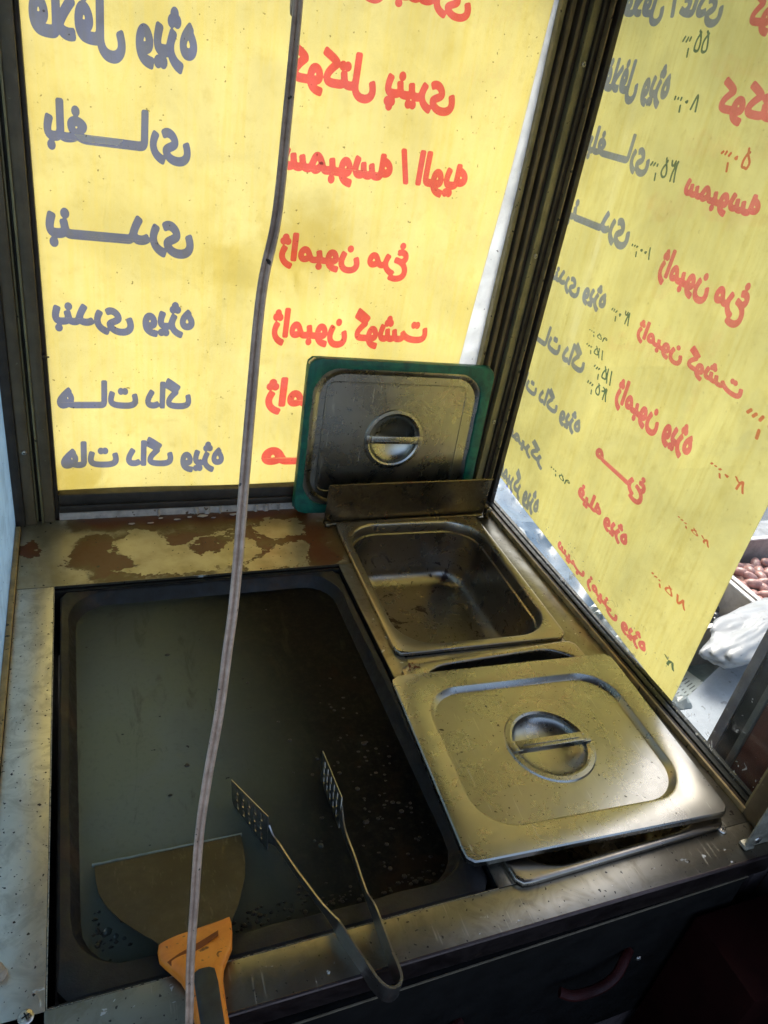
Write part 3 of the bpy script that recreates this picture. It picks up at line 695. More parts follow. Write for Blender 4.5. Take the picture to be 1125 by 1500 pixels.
base = rrect(ghx - .0045, ghy - .0045, .047, 0, gcx, gcy, n=NR, wob=.008)
for k in range(NG1 + 1):
    t = 1 - k / NG1 if k < NG1 else 0.004
    for x, y, _ in base:
        X, Y = gcx + (x - gcx) * t, gcy + (y - gcy) * t
        edge = .0022 * max(0, (t - .97) / .03) ** 2
        v.append((X, Y, -.0282 + edge + .0003 * mnoise.noise(Vector((X * 12, Y * 12, 0)))))
f = [(i * NR + j, i * NR + (j + 1) % NR, (i + 1) * NR + (j + 1) % NR, (i + 1) * NR + j) for i in range(NG1) for j in range(NR)] + [tuple(range(NG1 * NR, NG1 * NR + NR))]
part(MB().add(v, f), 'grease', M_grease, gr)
M_fat = mat_plain('pale_fat', (.22, .24, .19), .4, 0, .2, 80)
ridge = MB()
ridge.tube([(x, y + .0020 + .0006 * mnoise.noise(Vector((x * 80, 0, 0))), -.0278) for x, y in [(-.017 + .145 * i / 30, .4745) for i in range(31)]], .0026, 8, .6)
part(ridge, 'fat_ridge', M_fat, gr)
# burnt crumbs and grease bubbles
b = MB(); rnd = random.Random(3)
for i in range(340):
    if i < 25: x, y = rnd.uniform(-.02, .33), rnd.uniform(.40, .87)
    elif i < 130: x, y = rnd.gauss(.285, .035), rnd.gauss(.50, .09)
    elif i < 300: x, y = rnd.uniform(.05, .33), rnd.gauss(.383, .010)
    else: x, y = rnd.gauss(-.008, .014), rnd.gauss(.40, .012)
    if not (-.02 < x < .325 and .378 < y < .87): continue
    r = rnd.uniform(.0007, .0022) * (1.4 if rnd.random() < .08 else 1); b.ball((x, y, -.0282), r, 6, 4, (rnd.uniform(.8, 1.6), rnd.uniform(.7, 1.3), .6))
tag(rel(b.build('burnt_crumbs', mat_plain('burnt_crumb', (.018, .012, .008), .4, 0, .6, 200)), gr), kind='stuff')
b = MB()
for x, y, r in ((.083, .444, .0028), (.075, .447, .0016), (.068, .441, .0015), (-.006, .408, .004), (.001, .402, .0025), (.008, .398, .0018), (.205, .445, .003), (.20, .452, .0018)):
    b.ball((x, y, -.0270 if y > .43 and x < .1 else -.028), r, 12, 6, (1, 1, .5))
tag(part(b, 'grease_bubble', mat_plain('grease_drop', (.05, .055, .045), .08), gr), kind='stuff')

# ------------------------------------------------------------------ food pans
def make_pan(cx, cy, hx, hy, rot, z, depth, label, r=.058, rimw=.013, tilt=0):
    p = empty('food_pan', (cx, cy, z), rot, label, 'food pan')
    b = MB()
    ix, iy = hx - rimw, hy - rimw
    R = [rrect(hx - .0012, hy - .0012, .012, -.0065), rrect(hx, hy, .013, -.0055), rrect(hx, hy, .013, -.0012), rrect(hx - .0012, hy - .0012, .012, 0), rrect(hx - .004, hy - .004, .012, .0002), rrect(ix + .002, iy + .002, r + .002, -.0002),
         rrect(ix, iy, r, -.0012), rrect(ix - .0012, iy - .0012, r, -.004), rrect(ix - .002, iy - .002, r, -.020), rrect(ix - .0045, iy - .0045, r - .001, -.0215), rrect(ix - .010, iy - .010, r - .004, -depth + .026)]
    for k in range(1, 8):
        a = k / 7 * PI / 2; R.append(rrect(ix - .010 - .026 * (1 - math.cos(a)), iy - .010 - .026 * (1 - math.cos(a)), r - .004 - .018 * (1 - math.cos(a)), -depth + .026 - .026 * math.sin(a)))
    R.append(rrect(ix * .4, iy * .4, .04, -depth - .0004)); b.loft(R, False, True)
    o = b.build('shell', M_pan_in if depth > .05 else M_pan, p, ang=50)
    return p
def mat_pan_in():
    g = NG('pan_inside'); x, y, z = g.xyz(); n = g.noise(26, 5, .65, 1.0); f = g.noise(110, 4, .7)
    c = g.mix(g.ramp(n, .35, .65), (.36, .32, .27), (.33, .29, .24))
    # dried sauce along the floor and the near wall, below the rim only
    low = g.ramp(z, -.045, -.085)
    st = g.math('MULTIPLY', g.ramp(g.math('ADD', n, g.math('MULTIPLY', f, .15)), .66, .70), low)
    run = g.math('MULTIPLY', g.ramp(g.noise(42, 4, .6, .5, stretch=(1, 1, .35)), .66, .70), g.math('MULTIPLY', g.ramp(z, -.02, -.04), g.ramp(x, .02, .07)))
    st = g.math('MAXIMUM', st, run)
    c = g.mix(st, c, (.035, .012, .005))
    sp = g.ramp(g.noise(230, 1.5, .5), .71, .73); c = g.mix(sp, c, (.02, .012, .008))
    film = g.math('MULTIPLY', g.ramp(z, -.001, -.006), .08)
    c = g.mix(film, c, (.10, .075, .045))
    mt = g.math('SUBTRACT', 1.0, g.math('MAXIMUM', st, sp))
    return g.done(g.bsdf(c, g.ramp(n, .3, .7, .26, .32), mt, g.bump(n, .03, .001)))
M_pan_in = mat_pan_in()
pan1 = make_pan(.5105, .8355, .1345, .1665, -math.radians(1.7), .0065, .118, 'open empty stainless food pan behind the big lid, brown sauce stains inside')
pan2 = make_pan(.508, .4955, .1385, .1590, math.radians(1.2), .0063, .10, 'stainless food pan under the big closed lid, dark slit showing at both ends', rimw=.0085)
# rusty spot of dried sauce on pan rim corner
b = MB(); rnd = random.Random(5)
for i in range(26): b.ball((.386 + rnd.gauss(0, .0045), .648 + rnd.gauss(0, .0032), .0066), rnd.uniform(.0007, .0018), 6, 4, (1, 1, .4))
tag(rel(b.build('sauce_spots', mat_plain('dried_sauce', (.12, .02, .008), .5)), pan2), kind='stuff'); 

# ------------------------------------------------------------------ lids
def make_lid(name_label, hx, hy, wide_green=None, rnd_in=.05, inset=.030, dep=.0075, bowl=.046):
    p = empty('pan_lid', label=name_label, cat='lid')
    b = MB(); z = 0
    R = [rrect(hx - .0008, hy - .0008, .011, -.009), rrect(hx, hy, .012, -.008), rrect(hx, hy, .012, -.0015), rrect(hx - .0015, hy - .0015, .011, 0), rrect(hx - .006, hy - .006, .011, .0003), rrect(hx - inset + .002, hy - inset + .002, rnd_in, 0),
         rrect(hx - inset, hy - inset, rnd_in - .001, -.0008), rrect(hx - inset - .0035, hy - inset - .0035, rnd_in - .002, -dep + .0012), rrect(hx - inset - .0055, hy - inset - .0055, rnd_in - .004, -dep)]
    R += [circ_like(hx, hy, bowl + .010, -dep + .0006), circ_like(hx, hy, bowl + .0085, -dep + .0024), circ_like(hx, hy, bowl + .003, -dep + .0030), circ_like(hx, hy, bowl, -dep + .0015)]
    for k in range(1, 9):
        a = k / 8 * PI / 2; R.append(circ_like(hx, hy, bowl * math.cos(a * .93), -dep + .0010 - .018 * math.sin(a * .93 )))
    b.loft(R, False, True)
    b.build('lid_plate', M_lid, p, ang=28)
    h = MB()
    # folded bar handle riveted across the bowl
    L = bowl + .004
    h.box(-L + .006, L - .006, -.0065, .0065, -dep + .0045, -dep + .006, .0006); h.box(-L + .006, L - .006, -.0065, -.0052, -dep - .002, -dep + .0045, .0004)
    h.box(-L + .012, L - .012, -.002, -.0006, -dep + .006, -dep + .0072, .0004)
    for s_ in (-1, 1): h.box(min(s_ * (L - .010), s_ * (L + .003)), max(s_ * (L - .010), s_ * (L + .003)), -.0075, .0075, -dep + .0030, -dep + .0048, .0005)
    h.build('handle', M_lid, p)
    for s_ in (-1, 1):
        for yy in (-.004, .004):
            r_ = MB().ball((s_ * (L - .003), yy, -dep + .0049), .0014, 8, 4, (1, 1, .6)); r_.build('rivet', M_screw, p)
    if wide_green:
        gb = MB(); gl, gr_, gt, gbt, mat = wide_green
        cx, cy = (gl - gr_) / 2, (gbt - gt) / 2
        ihx, ihy = hx - (gl + gr_) / 2, hy - (gt + gbt) / 2
        gb.loft([rrect(hx + .001, hy + .001, .012, -.012), rrect(hx + .0015, hy + .0015, .020, -.010), rrect(hx + .0015, hy + .0015, .020, .001), rrect(hx + .0008, hy + .0008, .020, .003), rrect(hx - .002, hy - .002, .012, .0035),
                 rrect(ihx + .004, ihy + .004, .048, .0040, cx, cy, wob=.006), rrect(ihx + .001, ihy + .001, .046, .003, cx, cy, wob=.01), rrect(ihx, ihy, .045, -.001, cx, cy, wob=.012), rrect(ihx, ihy, .045, -.004, cx, cy)])
        gb.build('green_gasket', mat, p, ang=40)
        # shallow pressed rounded rectangle on the plate
        e = MB(); ex, ey = ihx - .022, ihy - .022
        e.loft([rrect(ex, ey, .016, -dep + .0001, cx, cy), rrect(ex - .0008, ey - .0008, .016, -dep + .0013, cx, cy), rrect(ex - .0022, ey - .0022, .016, -dep + .0013, cx, cy), rrect(ex - .003, ey - .003, .015, -dep + .0001, cx, cy)])
        e.build('pressed_ridge', M_lid, p)
    return p
lid = make_lid('large stainless lid lying flat over the front pan, bar handle in its round recess', .163, .1305)
lid.location = (.4955, .4825, .0225); lid.rotation_euler = (math.radians(.4), math.radians(-.3), -math.radians(2.8))
g = NG('green_silicone'); n = g.noise(40, 5, .65, .8)
c = g.mix(g.ramp(n, .3, .7), (.003, .070, .055), (.006, .155, .10)); c = g.mix(g.ramp(g.noise(90, 5, .7, 1.5), .64, .70), c, (.05, .04, .02))
c = g.mix(g.ramp(g.noise(50, 5, .7, 2), .70, .73), c, (.25, .24, .17))
M_green = g.done(g.bsdf(c, .45, 0, g.bump(n, .5, .002)))
lid2 = make_lid('stainless lid with green silicone edge standing upright against the back window', .163, .134, (.011, .018, .014, .014, M_green), bowl=.044, inset=.018, rnd_in=.045, dep=.004)
lid2.rotation_euler = (math.radians(85.5), math.radians(1.2), math.radians(-1.0)); lid2.location = (.4845, 1.0465, .1375)

# ------------------------------------------------------------------ splash shield
sh = empty('splash_shield', (.51, 1.0, 0), label='low upright stainless shield plate between the open pan and the green edged lid', cat='shield')
b = MB(); prof = [(1.006, .003), (1.003, .010), (1.0008, .020), (.9995, .050), (.9990, .076), (.9975, .0815), (.9940, .0828)]; th = .0014
ring = [(y, z) for y, z in prof] + [(y + th, z + (th if i < 1 else 0)) for i, (y, z) in enumerate(prof[::-1])]
b.loft([[(x, y, z) for y, z in ring] for x in (.362, .4, .5, .6, .6655)], True, True)
part(b, 'plate', M_shield, sh, ang=50)
b = MB(); b.tube([(.366, 1.0005, .004), (.663, 1.0005, .0055)], .003, 10); part(b, 'rolled_foot', M_shield, sh)
for x in (.368, .672): part(MB().box(x - .006, x + .006, .992, 1.004, .0008, .022 if x > .5 else .010, .003), 'foot', M_shield, sh)

# ------------------------------------------------------------------ scraper
sp = empty('griddle_scraper', (.06, .40, -.02), label='wide griddle scraper with orange handle, blade in the grease', cat='scraper')
def zbl(y): return -.0265 + max(0, (.475 - y)) * .27
Lf = [(-.0150, .4735), (-.0140, .455), (-.0115, .437), (-.0040, .418), (.0060, .4020), (.0190, .3860), (.0300, .3740), (.0370, .3650)]
Rt = [(.1265, .4755), (.1255, .455), (.1235, .437), (.1190, .418), (.1130, .4020), (.1060, .3860), (.0990, .3740), (.0940, .3650)]
v = []; f = []; K = 12
for sgn in (0, 1):
    for (a, c_) in zip(Lf, Rt):
        for i in range(K + 1):
            x = a[0] + (c_[0] - a[0]) * i / K; y = a[1] + (c_[1] - a[1]) * i / K; v.append((x, y, zbl(y) + sgn * .0012))
S = len(Lf) * (K + 1)
for j in range(len(Lf) - 1):
    for i in range(K):
        a = j * (K + 1) + i; f.append((a, a + 1, a + K + 2, a + K + 1)); f.append((a + S, a + S + K + 1, a + S + K + 2, a + S + 1))
n_ = len(Lf); rim = list(range(K + 1)) + [j * (K + 1) + K for j in range(1, n_)] + [(n_ - 1) * (K + 1) + i for i in range(K - 1, -1, -1)] + [j * (K + 1) for j in range(n_ - 2, 0, -1)]
for a, c_ in zip(rim, rim[1:] + rim[:1]): f.append((a, c_, c_ + S, a + S))
g = NG('blade_steel'); n = g.noise(70, 6, .7); m_ = g.noise(12, 3); c = g.mix(g.ramp(n, .35, .7), (.032, .027, .019), (.068, .057, .040)); c = g.mix(g.ramp(m_, .45, .7), c, (.026, .021, .014)); s2 = g.noise(240, 3, .7, stretch=(1, .05, 1)); c = g.mix(g.math('MULTIPLY', g.ramp(s2, .58, .68), .35), c, (.14, .125, .10))
M_blade = g.done(g.bsdf(c, g.ramp(n, .3, .7, .35, .55), .55, g.bump(n, .2, .0005)))
part(MB().add(v, f), 'blade', M_blade, sp)
g = NG('orange_plastic'); n = g.noise(60, 5, .7, .8); c = g.mix(g.ramp(n, .3, .7), (.75, .20, .015), (.85, .27, .025)); c = g.mix(g.ramp(g.noise(75, 5, .7, 1.5), .60, .68), c, (.15, .035, .005))
M_orange = g.done(g.bsdf(c, .38, 0, g.bump(n, .15, .0005)))
# handle: wedge head narrowing to a slim grip
def zh(y): return .0045 + (.375 - y) * .16
secs = [(.3700, .0345, .0965, .0032), (.3640, .0330, .0970, .0050), (.3540, .0335, .0960, .0075), (.3440, .0370, .0930, .0095), (.3360, .0430, .0880, .0105), (.3280, .0485, .0835, .0110), (.3180, .0520, .0810, .0110),
        (.3000, .0540, .0800, .0115), (.2800, .0555, .0795, .0120), (.2500, .0560, .0800, .0125), (.2300, .0560, .0810, .0120), (.2200, .0590, .0780, .0100)]
rings = []
for y, x0, x1, t in secs:
    cx, hx = (x0 + x1) / 2, (x1 - x0) / 2; rings.append([(cx + hx * math.copysign(abs(math.cos(a)) ** .5, math.cos(a)), y + (.0045 * (cx + hx * math.cos(a) - .065) / .03 if y > .35 else 0), zh(y) + t * .8 * math.copysign(abs(math.sin(a)) ** .6, math.sin(a)) ) for a in [2 * PI * i / 28 for i in range(28)]])
b = MB(); b.loft(rings, True, True); part(b, 'handle', M_orange, sp, ang=60)
gi = MB(); rings = []
for y, hw in ((.3290, .0045), (.3270, .0085), (.3150, .0095), (.3000, .0090), (.2700, .0088), (.2500, .0085), (.2420, .0040)):
    rings.append([(.0668 + hw * math.copysign(abs(math.cos(a)) ** .4, math.cos(a)) * (1 + .08 * mnoise.noise(Vector((y * 300, a, 0)))), y + .001 * mnoise.noise(Vector((a * 3, y * 200, 1))), zh(y) + .0085 + .0016 * math.sin(a)) for a in [2 * PI * i / 24 for i in range(24)]])
gi.loft(rings, True, True); part(gi, 'grip_insert', mat_plain('black_rubber', (.018, .022, .022), .5, 0, .4, 90, .5), sp, ang=60)
part(MB().prism([(.0395, .3445), (.0500, .3490), (.0680, .3545), (.0835, .3600), (.0830, .3560), (.0680, .3490), (.0520, .3435), (.0420, .3405)], zh(.349) + .0060, zh(.349) + .0073), 'thumb_groove', mat_plain('burnt_orange', (.22, .05, .006), .45), sp)

# ------------------------------------------------------------------ tongs
tg = empty('tongs', (.2, .38, -.01), label='metal serving tongs with slotted ends lying across the griddle front edge', cat='tongs')
def strip(path, h0, th=.0012):
    """path: (x, y, zmid, height); an upright strip bent in plan"""
    P = smoothpath([p[:3] for p in path], 6); Hh = [q[0] for q in smoothpath([(p[3], 0, 0) for p in path], 6)]; v = []
    for i, p in enumerate(P):
        t = (P[min(i + 1, len(P) - 1)] - P[max(i - 1, 0)]); t.z = 0; t.normalize(); n = Vector((-t.y, t.x, 0)) * th; h = Hh[i] / 2
        lean = Vector((0, 0, 0)); u = Vector((0, 0, h)) + lean
        v.append([p + n + u, p - n + u, p - n - u, p + n - u])
    return v
bend = [(.1985, .3000, .011, .022), (.2030, .2850, .011, .022), (.2085, .2755, .011, .022), (.2155, .2725, .011, .022), (.2225, .2760, .011, .022), (.2245, .2850, .011, .022), (.2235, .3000, .011, .022)]
b = MB().loft(strip(bend, 0), True, True); part(b, 'spring_bend', M_tong, tg, ang=40)
armL = [(.1984, .3003, .011, .022), (.1925, .3180, .011, .022), (.1862, .3370, .012, .022), (.1835, .3460, .0115, .015), (.1790, .3668, .003, .010), (.1728, .3900, -.002, .009), (.1658, .4136, -.006, .009), (.1580, .4440, -.0105, .010), (.1540, .4530, -.0115, .015), (.1513, .4605, -.0117, .027)]
armR = [(.2236, .3003, .011, .022), (.2235, .3250, .011, .021), (.2237, .3460, .009, .018), (.2243, .3650, .002, .0100), (.2262, .3880, -.004, .009), (.2280, .4085, -.008, .0085), (.2285, .4350, -.0115, .0085), (.2292, .4510, -.0125, .012), (.2318, .4680, -.0137, .0245)]
part(MB().loft(strip(armL, 0, .0008), True, True), 'arm', M_tong, tg, ang=40); part(MB().loft(strip(armR, 0, .0008), True, True), 'arm', M_tong, tg, ang=40)
def head(hb, ht, tt, tb):
    """slotted end plate between heel bottom, heel top, tip top and tip bottom, its slots left open"""
    hb, ht, tt, tb = map(Vector, (hb, ht, tt, tb)); nn = (tb - hb).cross(ht - hb).normalized() * .0006
    def W(u, w_, s_): return (hb * (1 - u) + tb * u) * (1 - w_) + (ht * (1 - u) + tt * u) * w_ + nn * s_
    us = [0, .10]; 
    for r_ in range(5): us += [.14 + .165 * r_, .14 + .165 * r_ + .05]
    us += [.93, 1.0]; ws = [0, .12, .32, .40, .60, .68, .88, 1.0]; b = MB()
    cells = {(i, j) for i in range(len(us) - 1) for j in range(len(ws) - 1) if not (i in (2, 4, 6, 8, 10) and j in (1, 3, 5))}
    def pt_(i, j, s_):                                                 # alternate slot rows sit staggered, the tip corner is cut
        sh_ = .022 if j in (3, 4) else 0; u = us[i] + (sh_ if 0 < i < len(us) - 1 else 0); w_ = ws[j]
        if i == len(us) - 1 and j == 0: u -= .05
        return W(u, w_, s_)
    for i, j in cells:
        for s_ in (-1, 1):
            q = [pt_(i, j, s_), pt_(i + 1, j, s_), pt_(i + 1, j + 1, s_), pt_(i, j + 1, s_)]; b.add(q, [(0, 1, 2, 3) if s_ > 0 else (3, 2, 1, 0)])
        for di, dj, A, B_ in ((-1, 0, (i, j), (i, j + 1)), (1, 0, (i + 1, j), (i + 1, j + 1)), (0, -1, (i, j), (i + 1, j)), (0, 1, (i, j + 1), (i + 1, j + 1))):
            if (i + di, j + dj) not in cells: b.add([pt_(*A, -1), pt_(*B_, -1), pt_(*B_, 1), pt_(*A, 1)], [(0, 1, 2, 3)])
    return b
part(head((.1502, .4529, -.0275), (.1520, .4691, .004), (.1237, .5221, .004), (.1255, .5149, -.0275)), 'slotted_end', M_tong, tg, smooth=False)
part(head((.2296, .4600, -.0275), (.2343, .4770, .000), (.2312, .5418, .000), (.2277, .5267, -.0275)), 'slotted_end', M_tong, tg, smooth=False)

# ------------------------------------------------------------------ hanging cable
def Pc(px, y): return tuple(on_plane(px, 1, y))
cp_ = [(.1335, .47, 1.0), Pc((440, -60), .51), Pc((437, 0), .50), Pc((420, 180), .465), Pc((405, 320), .43), Pc((383, 430), .405), Pc((365, 620), .37), Pc((345, 860), .335), Pc((333, 955), .322), Pc((321, 1045), .31), Pc((304, 1140), .302), Pc((292, 1225), .294), Pc((285, 1320), .286), Pc((279, 1410), .280), Pc((277, 1500), .272)]
e_ = cp_[-1]; cp_ += [(e_[0] - .002, .268, e_[2] - .12), (e_[0] - .01, .262, -.3), (e_[0] - .03, .25, -.6)]
path = smoothpath(cp_, 10); b = MB(); ring = []
K = 40; v = []; f = []; u = Vector((1, 0, 0)); n_ = len(path)
for i, p in enumerate(path):
    t = (path[min(i + 1, n_ - 1)] - path[max(i - 1, 0)]).normalized(); a = (Vector((.93, -.36, 0)) - t * Vector((.93, -.36, 0)).dot(t)).normalized(); bb_ = t.cross(a)
    for j in range(K):                                                  # figure-eight section of a twin flex
        th = 2 * PI * j / K; rr_ = .0028 * (abs(math.cos(th)) ** 1.3 * .62 + .40); v.append(p + a * math.cos(th) * rr_ + bb_ * math.sin(th) * rr_ * (1.15 + .9 * abs(math.cos(th))))
f = [(i * K + j, i * K + (j + 1) % K, (i + 1) * K + (j + 1) % K, (i + 1) * K + j) for i in range(n_ - 1) for j in range(K)] + [tuple(range(K))[::-1], tuple(range((n_ - 1) * K, n_ * K))]
g = NG('cable_sheath'); n = g.noise(120, 4, .7); c = g.mix(g.ramp(n, .3, .7), (.40, .27, .19), (.62, .45, .34)); x, y, z = g.xyz()
c = g.mix(g.math('MULTIPLY', g.ramp(g.noise(18, 3, .6), .4, .75), .5), c, (.22, .15, .12)); c = g.mix(g.ramp(g.noise(150, 2, .5), .70, .72), c, (.04, .03, .02))
o = link('power_cable', mesh('power_cable', v, f), g.done(g.bsdf(c, .30, 0, g.bump(n, .15, .0005))), ang=80)
tag(o, 'thin pinkish twin power cable hanging from above in front of the griddle', 'cable')

# ------------------------------------------------------------------ outside, seen through the right window
def crate(cx, cy, hx, hy, z0, h, col, label, rot=0.):
    p = empty('fruit_crate', (cx, cy, z0), rot, label, 'crate', 'crates outside the right window'); m = mat_plain('crate_board', col, .7, 0, .25, 25, .3)
    t = .009
    for bx in ((-hx, hx, -hy, -hy + t), (-hx, hx, hy - t, hy), (-hx, -hx + t, -hy + t, hy - t), (hx - t, hx, -hy + t, hy - t)):
        MB().box(*bx, 0, h, .001).build('side_board', m, p)
        MB().box(bx[0] - .001, bx[1] + .001, bx[2] - .001, bx[3] + .001, h, h + .004, .001).build('top_edging', M_edge, p)
    MB().box(-hx + t, hx - t, -hy + t, hy - t, 0, .006, .001).build('base_board', m, p)
    return p
M_edge = mat_plain('pale_edge', (.70, .66, .62), .6)
tb = empty('stall_table', (1.3, .9, -.9), label='low grey stall table outside under the crates', cat='table')
M_tbl = mat_plain('table_top', (.20, .21, .22), .6)
part(MB().box(.86, 2.0, .3, 1.35, -.33, -.305, .003), 'table_top', M_tbl, tb)
for x, y in ((.9, .34), (1.96, .34), (.9, 1.31), (1.96, 1.31)): part(MB().box(x - .02, x + .02, y - .02, y + .02, -.9, -.331, .002), 'leg', M_tbl, tb)
crate(1.535, .87, .25, .20, -.304, .15, (.27, .20, .17), 'board crate full of reddish brown dates behind the plastic bag')
crate(1.13, .955, .145, .16, -.304, .15, (.36, .31, .26), 'board crate of dark olives beside the banner edge')
M_date = mat_plain('date_skin', (.36, .19, .16), .38, 0, .45, 60, .6); M_olive = mat_plain('olive_skin', (.035, .04, .05), .16, 0, .5, 40, .1)
def fruit(sq, seed, nm):
    b = MB(); b.ball((0, 0, 0), 1, 12, 8, sq); 
    b.v = [tuple(Vector(p) * (1 + .14 * mnoise.noise(Vector(p) * 1.7 + Vector((seed, 0, 0))))) for p in b.v]
    me = mesh(nm, b.v, b.f); me.materials.append(M_date if nm == 'date' else M_olive); me.polygons.foreach_set('use_smooth', [True] * len(me.polygons)); return me
DM = [fruit((.022, .0125, .011), i, 'date') for i in range(4)]; OM = [fruit((.0125, .011, .011), i, 'olive') for i in range(3)]
rnd = random.Random(11)
def heap(ms, nm, cx, cy, hx, hy, z, step, label, group, cat):
    y = cy - hy; r = 0
    while y < cy + hy:
        x = cx - hx + (r % 2) * step * .5
        while x < cx + hx:
            o = bpy.data.objects.new(nm, rnd.choice(ms)); COL.objects.link(o)
            o.location = (x + rnd.uniform(-.004, .004), y + rnd.uniform(-.004, .004), z + rnd.uniform(-.008, .008)); o.rotation_euler = (rnd.uniform(-.4, .4), rnd.uniform(-.4, .4), rnd.uniform(0, PI))
            tag(o, label, cat, group); x += step
        y += step * .72; r += 1
heap(DM, 'date', 1.44, .93, .14, .11, -.205, .032, 'reddish brown date in the far board crate', 'dates in the far crate', 'date')
heap(OM, 'olive', 1.13, .96, .12, .12, -.215, .023, 'shiny dark olive in the near board crate', 'olives in the near crate', 'olive')
MB().box(1.30, 1.77, .69, 1.05, -.30, -.214, .01).build('date_layer', M_date); bpy.data.objects['date_layer']['kind'] = 'stuff'; bpy.data.objects['date_layer']['label'] = 'packed dates under the top layer'
MB().box(1.0, 1.26, .81, 1.10, -.30, -.222, .01).build('olive_layer', M_olive); bpy.data.objects['olive_layer']['kind'] = 'stuff'; bpy.data.objects['olive_layer']['label'] = 'packed olives under the top layer'
# crumpled white bag
b = MB(); NU, NV = 120, 60; v = []; f = []
for i in range(NV + 1):
    ph = PI * i / NV
    for j in range(NU):
        th = 2 * PI * j / NU; p = Vector((math.sin(ph) * math.cos(th), math.sin(ph) * math.sin(th), math.cos(ph)))
        k = 1 + .25 * mnoise.noise(p * 1.6) + .12 * abs(mnoise.noise(p * 3.3)) + .04 * abs(mnoise.noise(p * 8)) + .015 * mnoise.noise(p * 17)
        q = Vector((p.x * .20, p.y * .060, p.z * .036)) * k; a = .22
        v.append((1.235 + q.x * math.cos(a) - q.y * math.sin(a), .762 + q.x * math.sin(a) + q.y * math.cos(a), -.142 + q.z))
for i in range(NV):
    for j in range(NU): f.append((i * NU + j, (i + 1) * NU + j, (i + 1) * NU + (j + 1) % NU, i * NU + (j + 1) % NU))
M_bag = mat_sheet('white_plastic', (.42, .435, .45), .30, .3)
tag(MB().add(v, f).build('plastic_bag', M_bag, ang=180), 'crumpled white plastic bag on the crates outside the glass', 'bag')
M_white = mat_plain('white_board', (.27, .30, .33), .5, 0, .12, 20, .2, specks=(70, .70, (.15, .17, .19)))
tag(MB().prism([(.83, .585), (.905, .650), (1.11, .742), (1.32, .83), (1.40, .30), (.83, .30)], -.205, -.195).build('foam_board', M_white), 'pale white board lying outside between bag and dark cabinet', 'board')
# supports so that the board does not float
tag(MB().box(.90, 1.30, .33, .60, -.304, -.206, .004).build('polystyrene_box', M_white), 'closed white box under the pale board outside', 'box')
tc = empty('plastic_crate', (1.02, .70, -.304), label='dark teal plastic crate with a paper label under the white bag', cat='crate')
M_teal = mat_plain('teal_plastic', (.035, .085, .095), .4, 0, .3, 30)
part(MB().box(.88, 1.26, .62, .785, -.304, -.235, .004), 'crate_body', M_teal, tc)
for i in range(6): part(MB().box(.885 + i * .062, .890 + i * .062, .616, .6195, -.30, -.24, .001), 'rib', M_teal, tc)
g = NG('printed_label'); x, y, z = g.xyz(); wv = g.math('SINE', g.math('MULTIPLY', g.math('ADD', y, g.math('MULTIPLY', x, -.35)), 900)); c = g.mix(g.math('MULTIPLY', g.ramp(wv, .2, .6), g.ramp(g.noise(50, 2, .5, stretch=(1, .2, 1)), .45, .55)), (.36, .42, .44), (.08, .10, .11))
part(MB().box(.955, 1.075, .685, .765, -.2348, -.2335, .0005, rot=Matrix.Rotation(.32, 3, 'Z')), 'paper_label', g.done(g.bsdf(c, .5)), tc)
M_tarp = mat_sheet('blue_tarp', (.10, .17, .25), .2, .3)
v = []; f = []; NU, NV = 40, 20
for i in range(NU + 1):
    for j in range(NV + 1):
        x = .75 + .26 * j / NV; y = .86 + .75 * i / NU; z = -.20 + .03 * mnoise.noise(Vector((x * 11, y * 9, 0))) + .02 * abs(mnoise.noise(Vector((x * 25, y * 22, 4))))
        v.append((x, y, z))
NS = len(v); v += [(x, y, z - .004) for x, y, z in v]
for i in range(NU):
    for j in range(NV):
        a = i * (NV + 1) + j; f.append((a, a + 1, a + NV + 2, a + NV + 1)); f.append((a + NS, a + NS + NV + 1, a + NS + NV + 2, a + NS + 1))
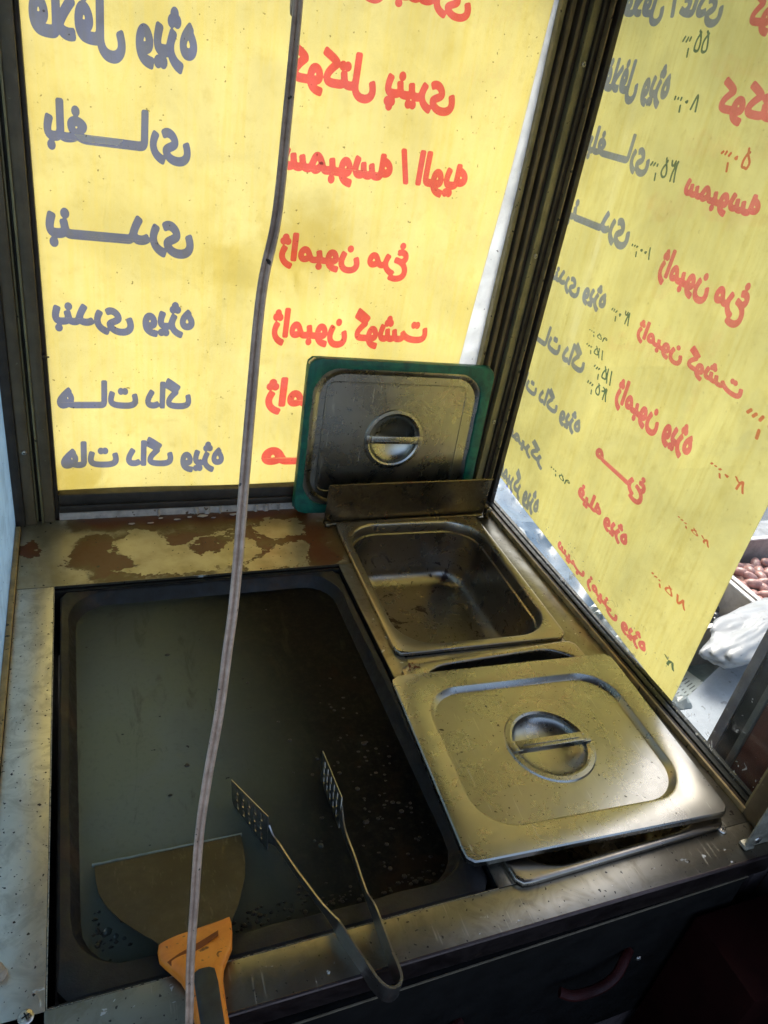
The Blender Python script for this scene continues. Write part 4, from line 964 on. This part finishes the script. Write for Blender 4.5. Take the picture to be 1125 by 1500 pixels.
tag(MB().add(v, f).build('blue_tarpaulin', M_tarp, ang=25), 'blue plastic sheet heaped outside under the lower banner corner', 'tarpaulin')
tag(MB().box(.76, .86, .87, 1.6, -.9, -.245, .003).build('stall_bench', M_tbl), 'narrow grey bench outside carrying the blue sheet', 'bench')
v = []; f = []; NU, NV = 46, 16
for i in range(NU + 1):
    for j in range(NV + 1):
        x = .75 + .13 * j / NV; y = .60 + .26 * i / NU; z = -.13 + .025 * mnoise.noise(Vector((x * 25, y * 22, 2))) + .018 * abs(mnoise.noise(Vector((x * 60, y * 55, 4))))
        v.append((x, y, z))
NS = len(v); v += [(x, y, z - .003) for x, y, z in v]
for i in range(NU):
    for j in range(NV):
        a = i * (NV + 1) + j; f.append((a, a + 1, a + NV + 2, a + NV + 1)); f.append((a + NS, a + NS + NV + 1, a + NS + NV + 2, a + NS + 1))
tag(MB().add(v, f).build('plastic_wrap', mat_sheet('clear_wrap', (.26, .30, .31), .3, .12), ang=20), 'crinkled whitish plastic wrap outside along the window rail', 'plastic wrap')
tag(MB().box(.76, .87, .605, .855, -.9, -.165, .003).build('cardboard_box', mat_plain('grey_card', (.30, .31, .31), .7)), 'tall grey carton outside under the plastic wrap', 'box')
# neighbouring dark cabinet
nc = empty('display_cabinet', (.83, .28, -.9), label='dark cabinet with grey edge and red brown panel outside the near end of the window', cat='cabinet')
M_cab = mat_plain('cabinet_grey', (.16, .145, .16), .5); M_cabd = mat_plain('cabinet_black', (.010, .012, .012), .35, specks=(120, .72, (.5, .5, .5)))
part(MB().box(.752, .90, .08, .466, -.9, .22, .002), 'body', M_cabd, nc)
part(MB().box(.746, .7515, .455, .4685, -.3, .222, .001).box(.746, .7515, .09, .455, .21, .222, .001), 'edge_trim', M_cab, nc)
part(MB().box(.744, .7515, .425, .4335, -.3, .209, .001), 'inner_frame', mat_plain('inner_frame_grey', (.11, .11, .10), .5), nc)
part(MB().box(.747, .7515, .10, .4245, -.3, .209, .001), 'red_brown_panel', mat_plain('red_brown', (.085, .018, .008), .5), nc)
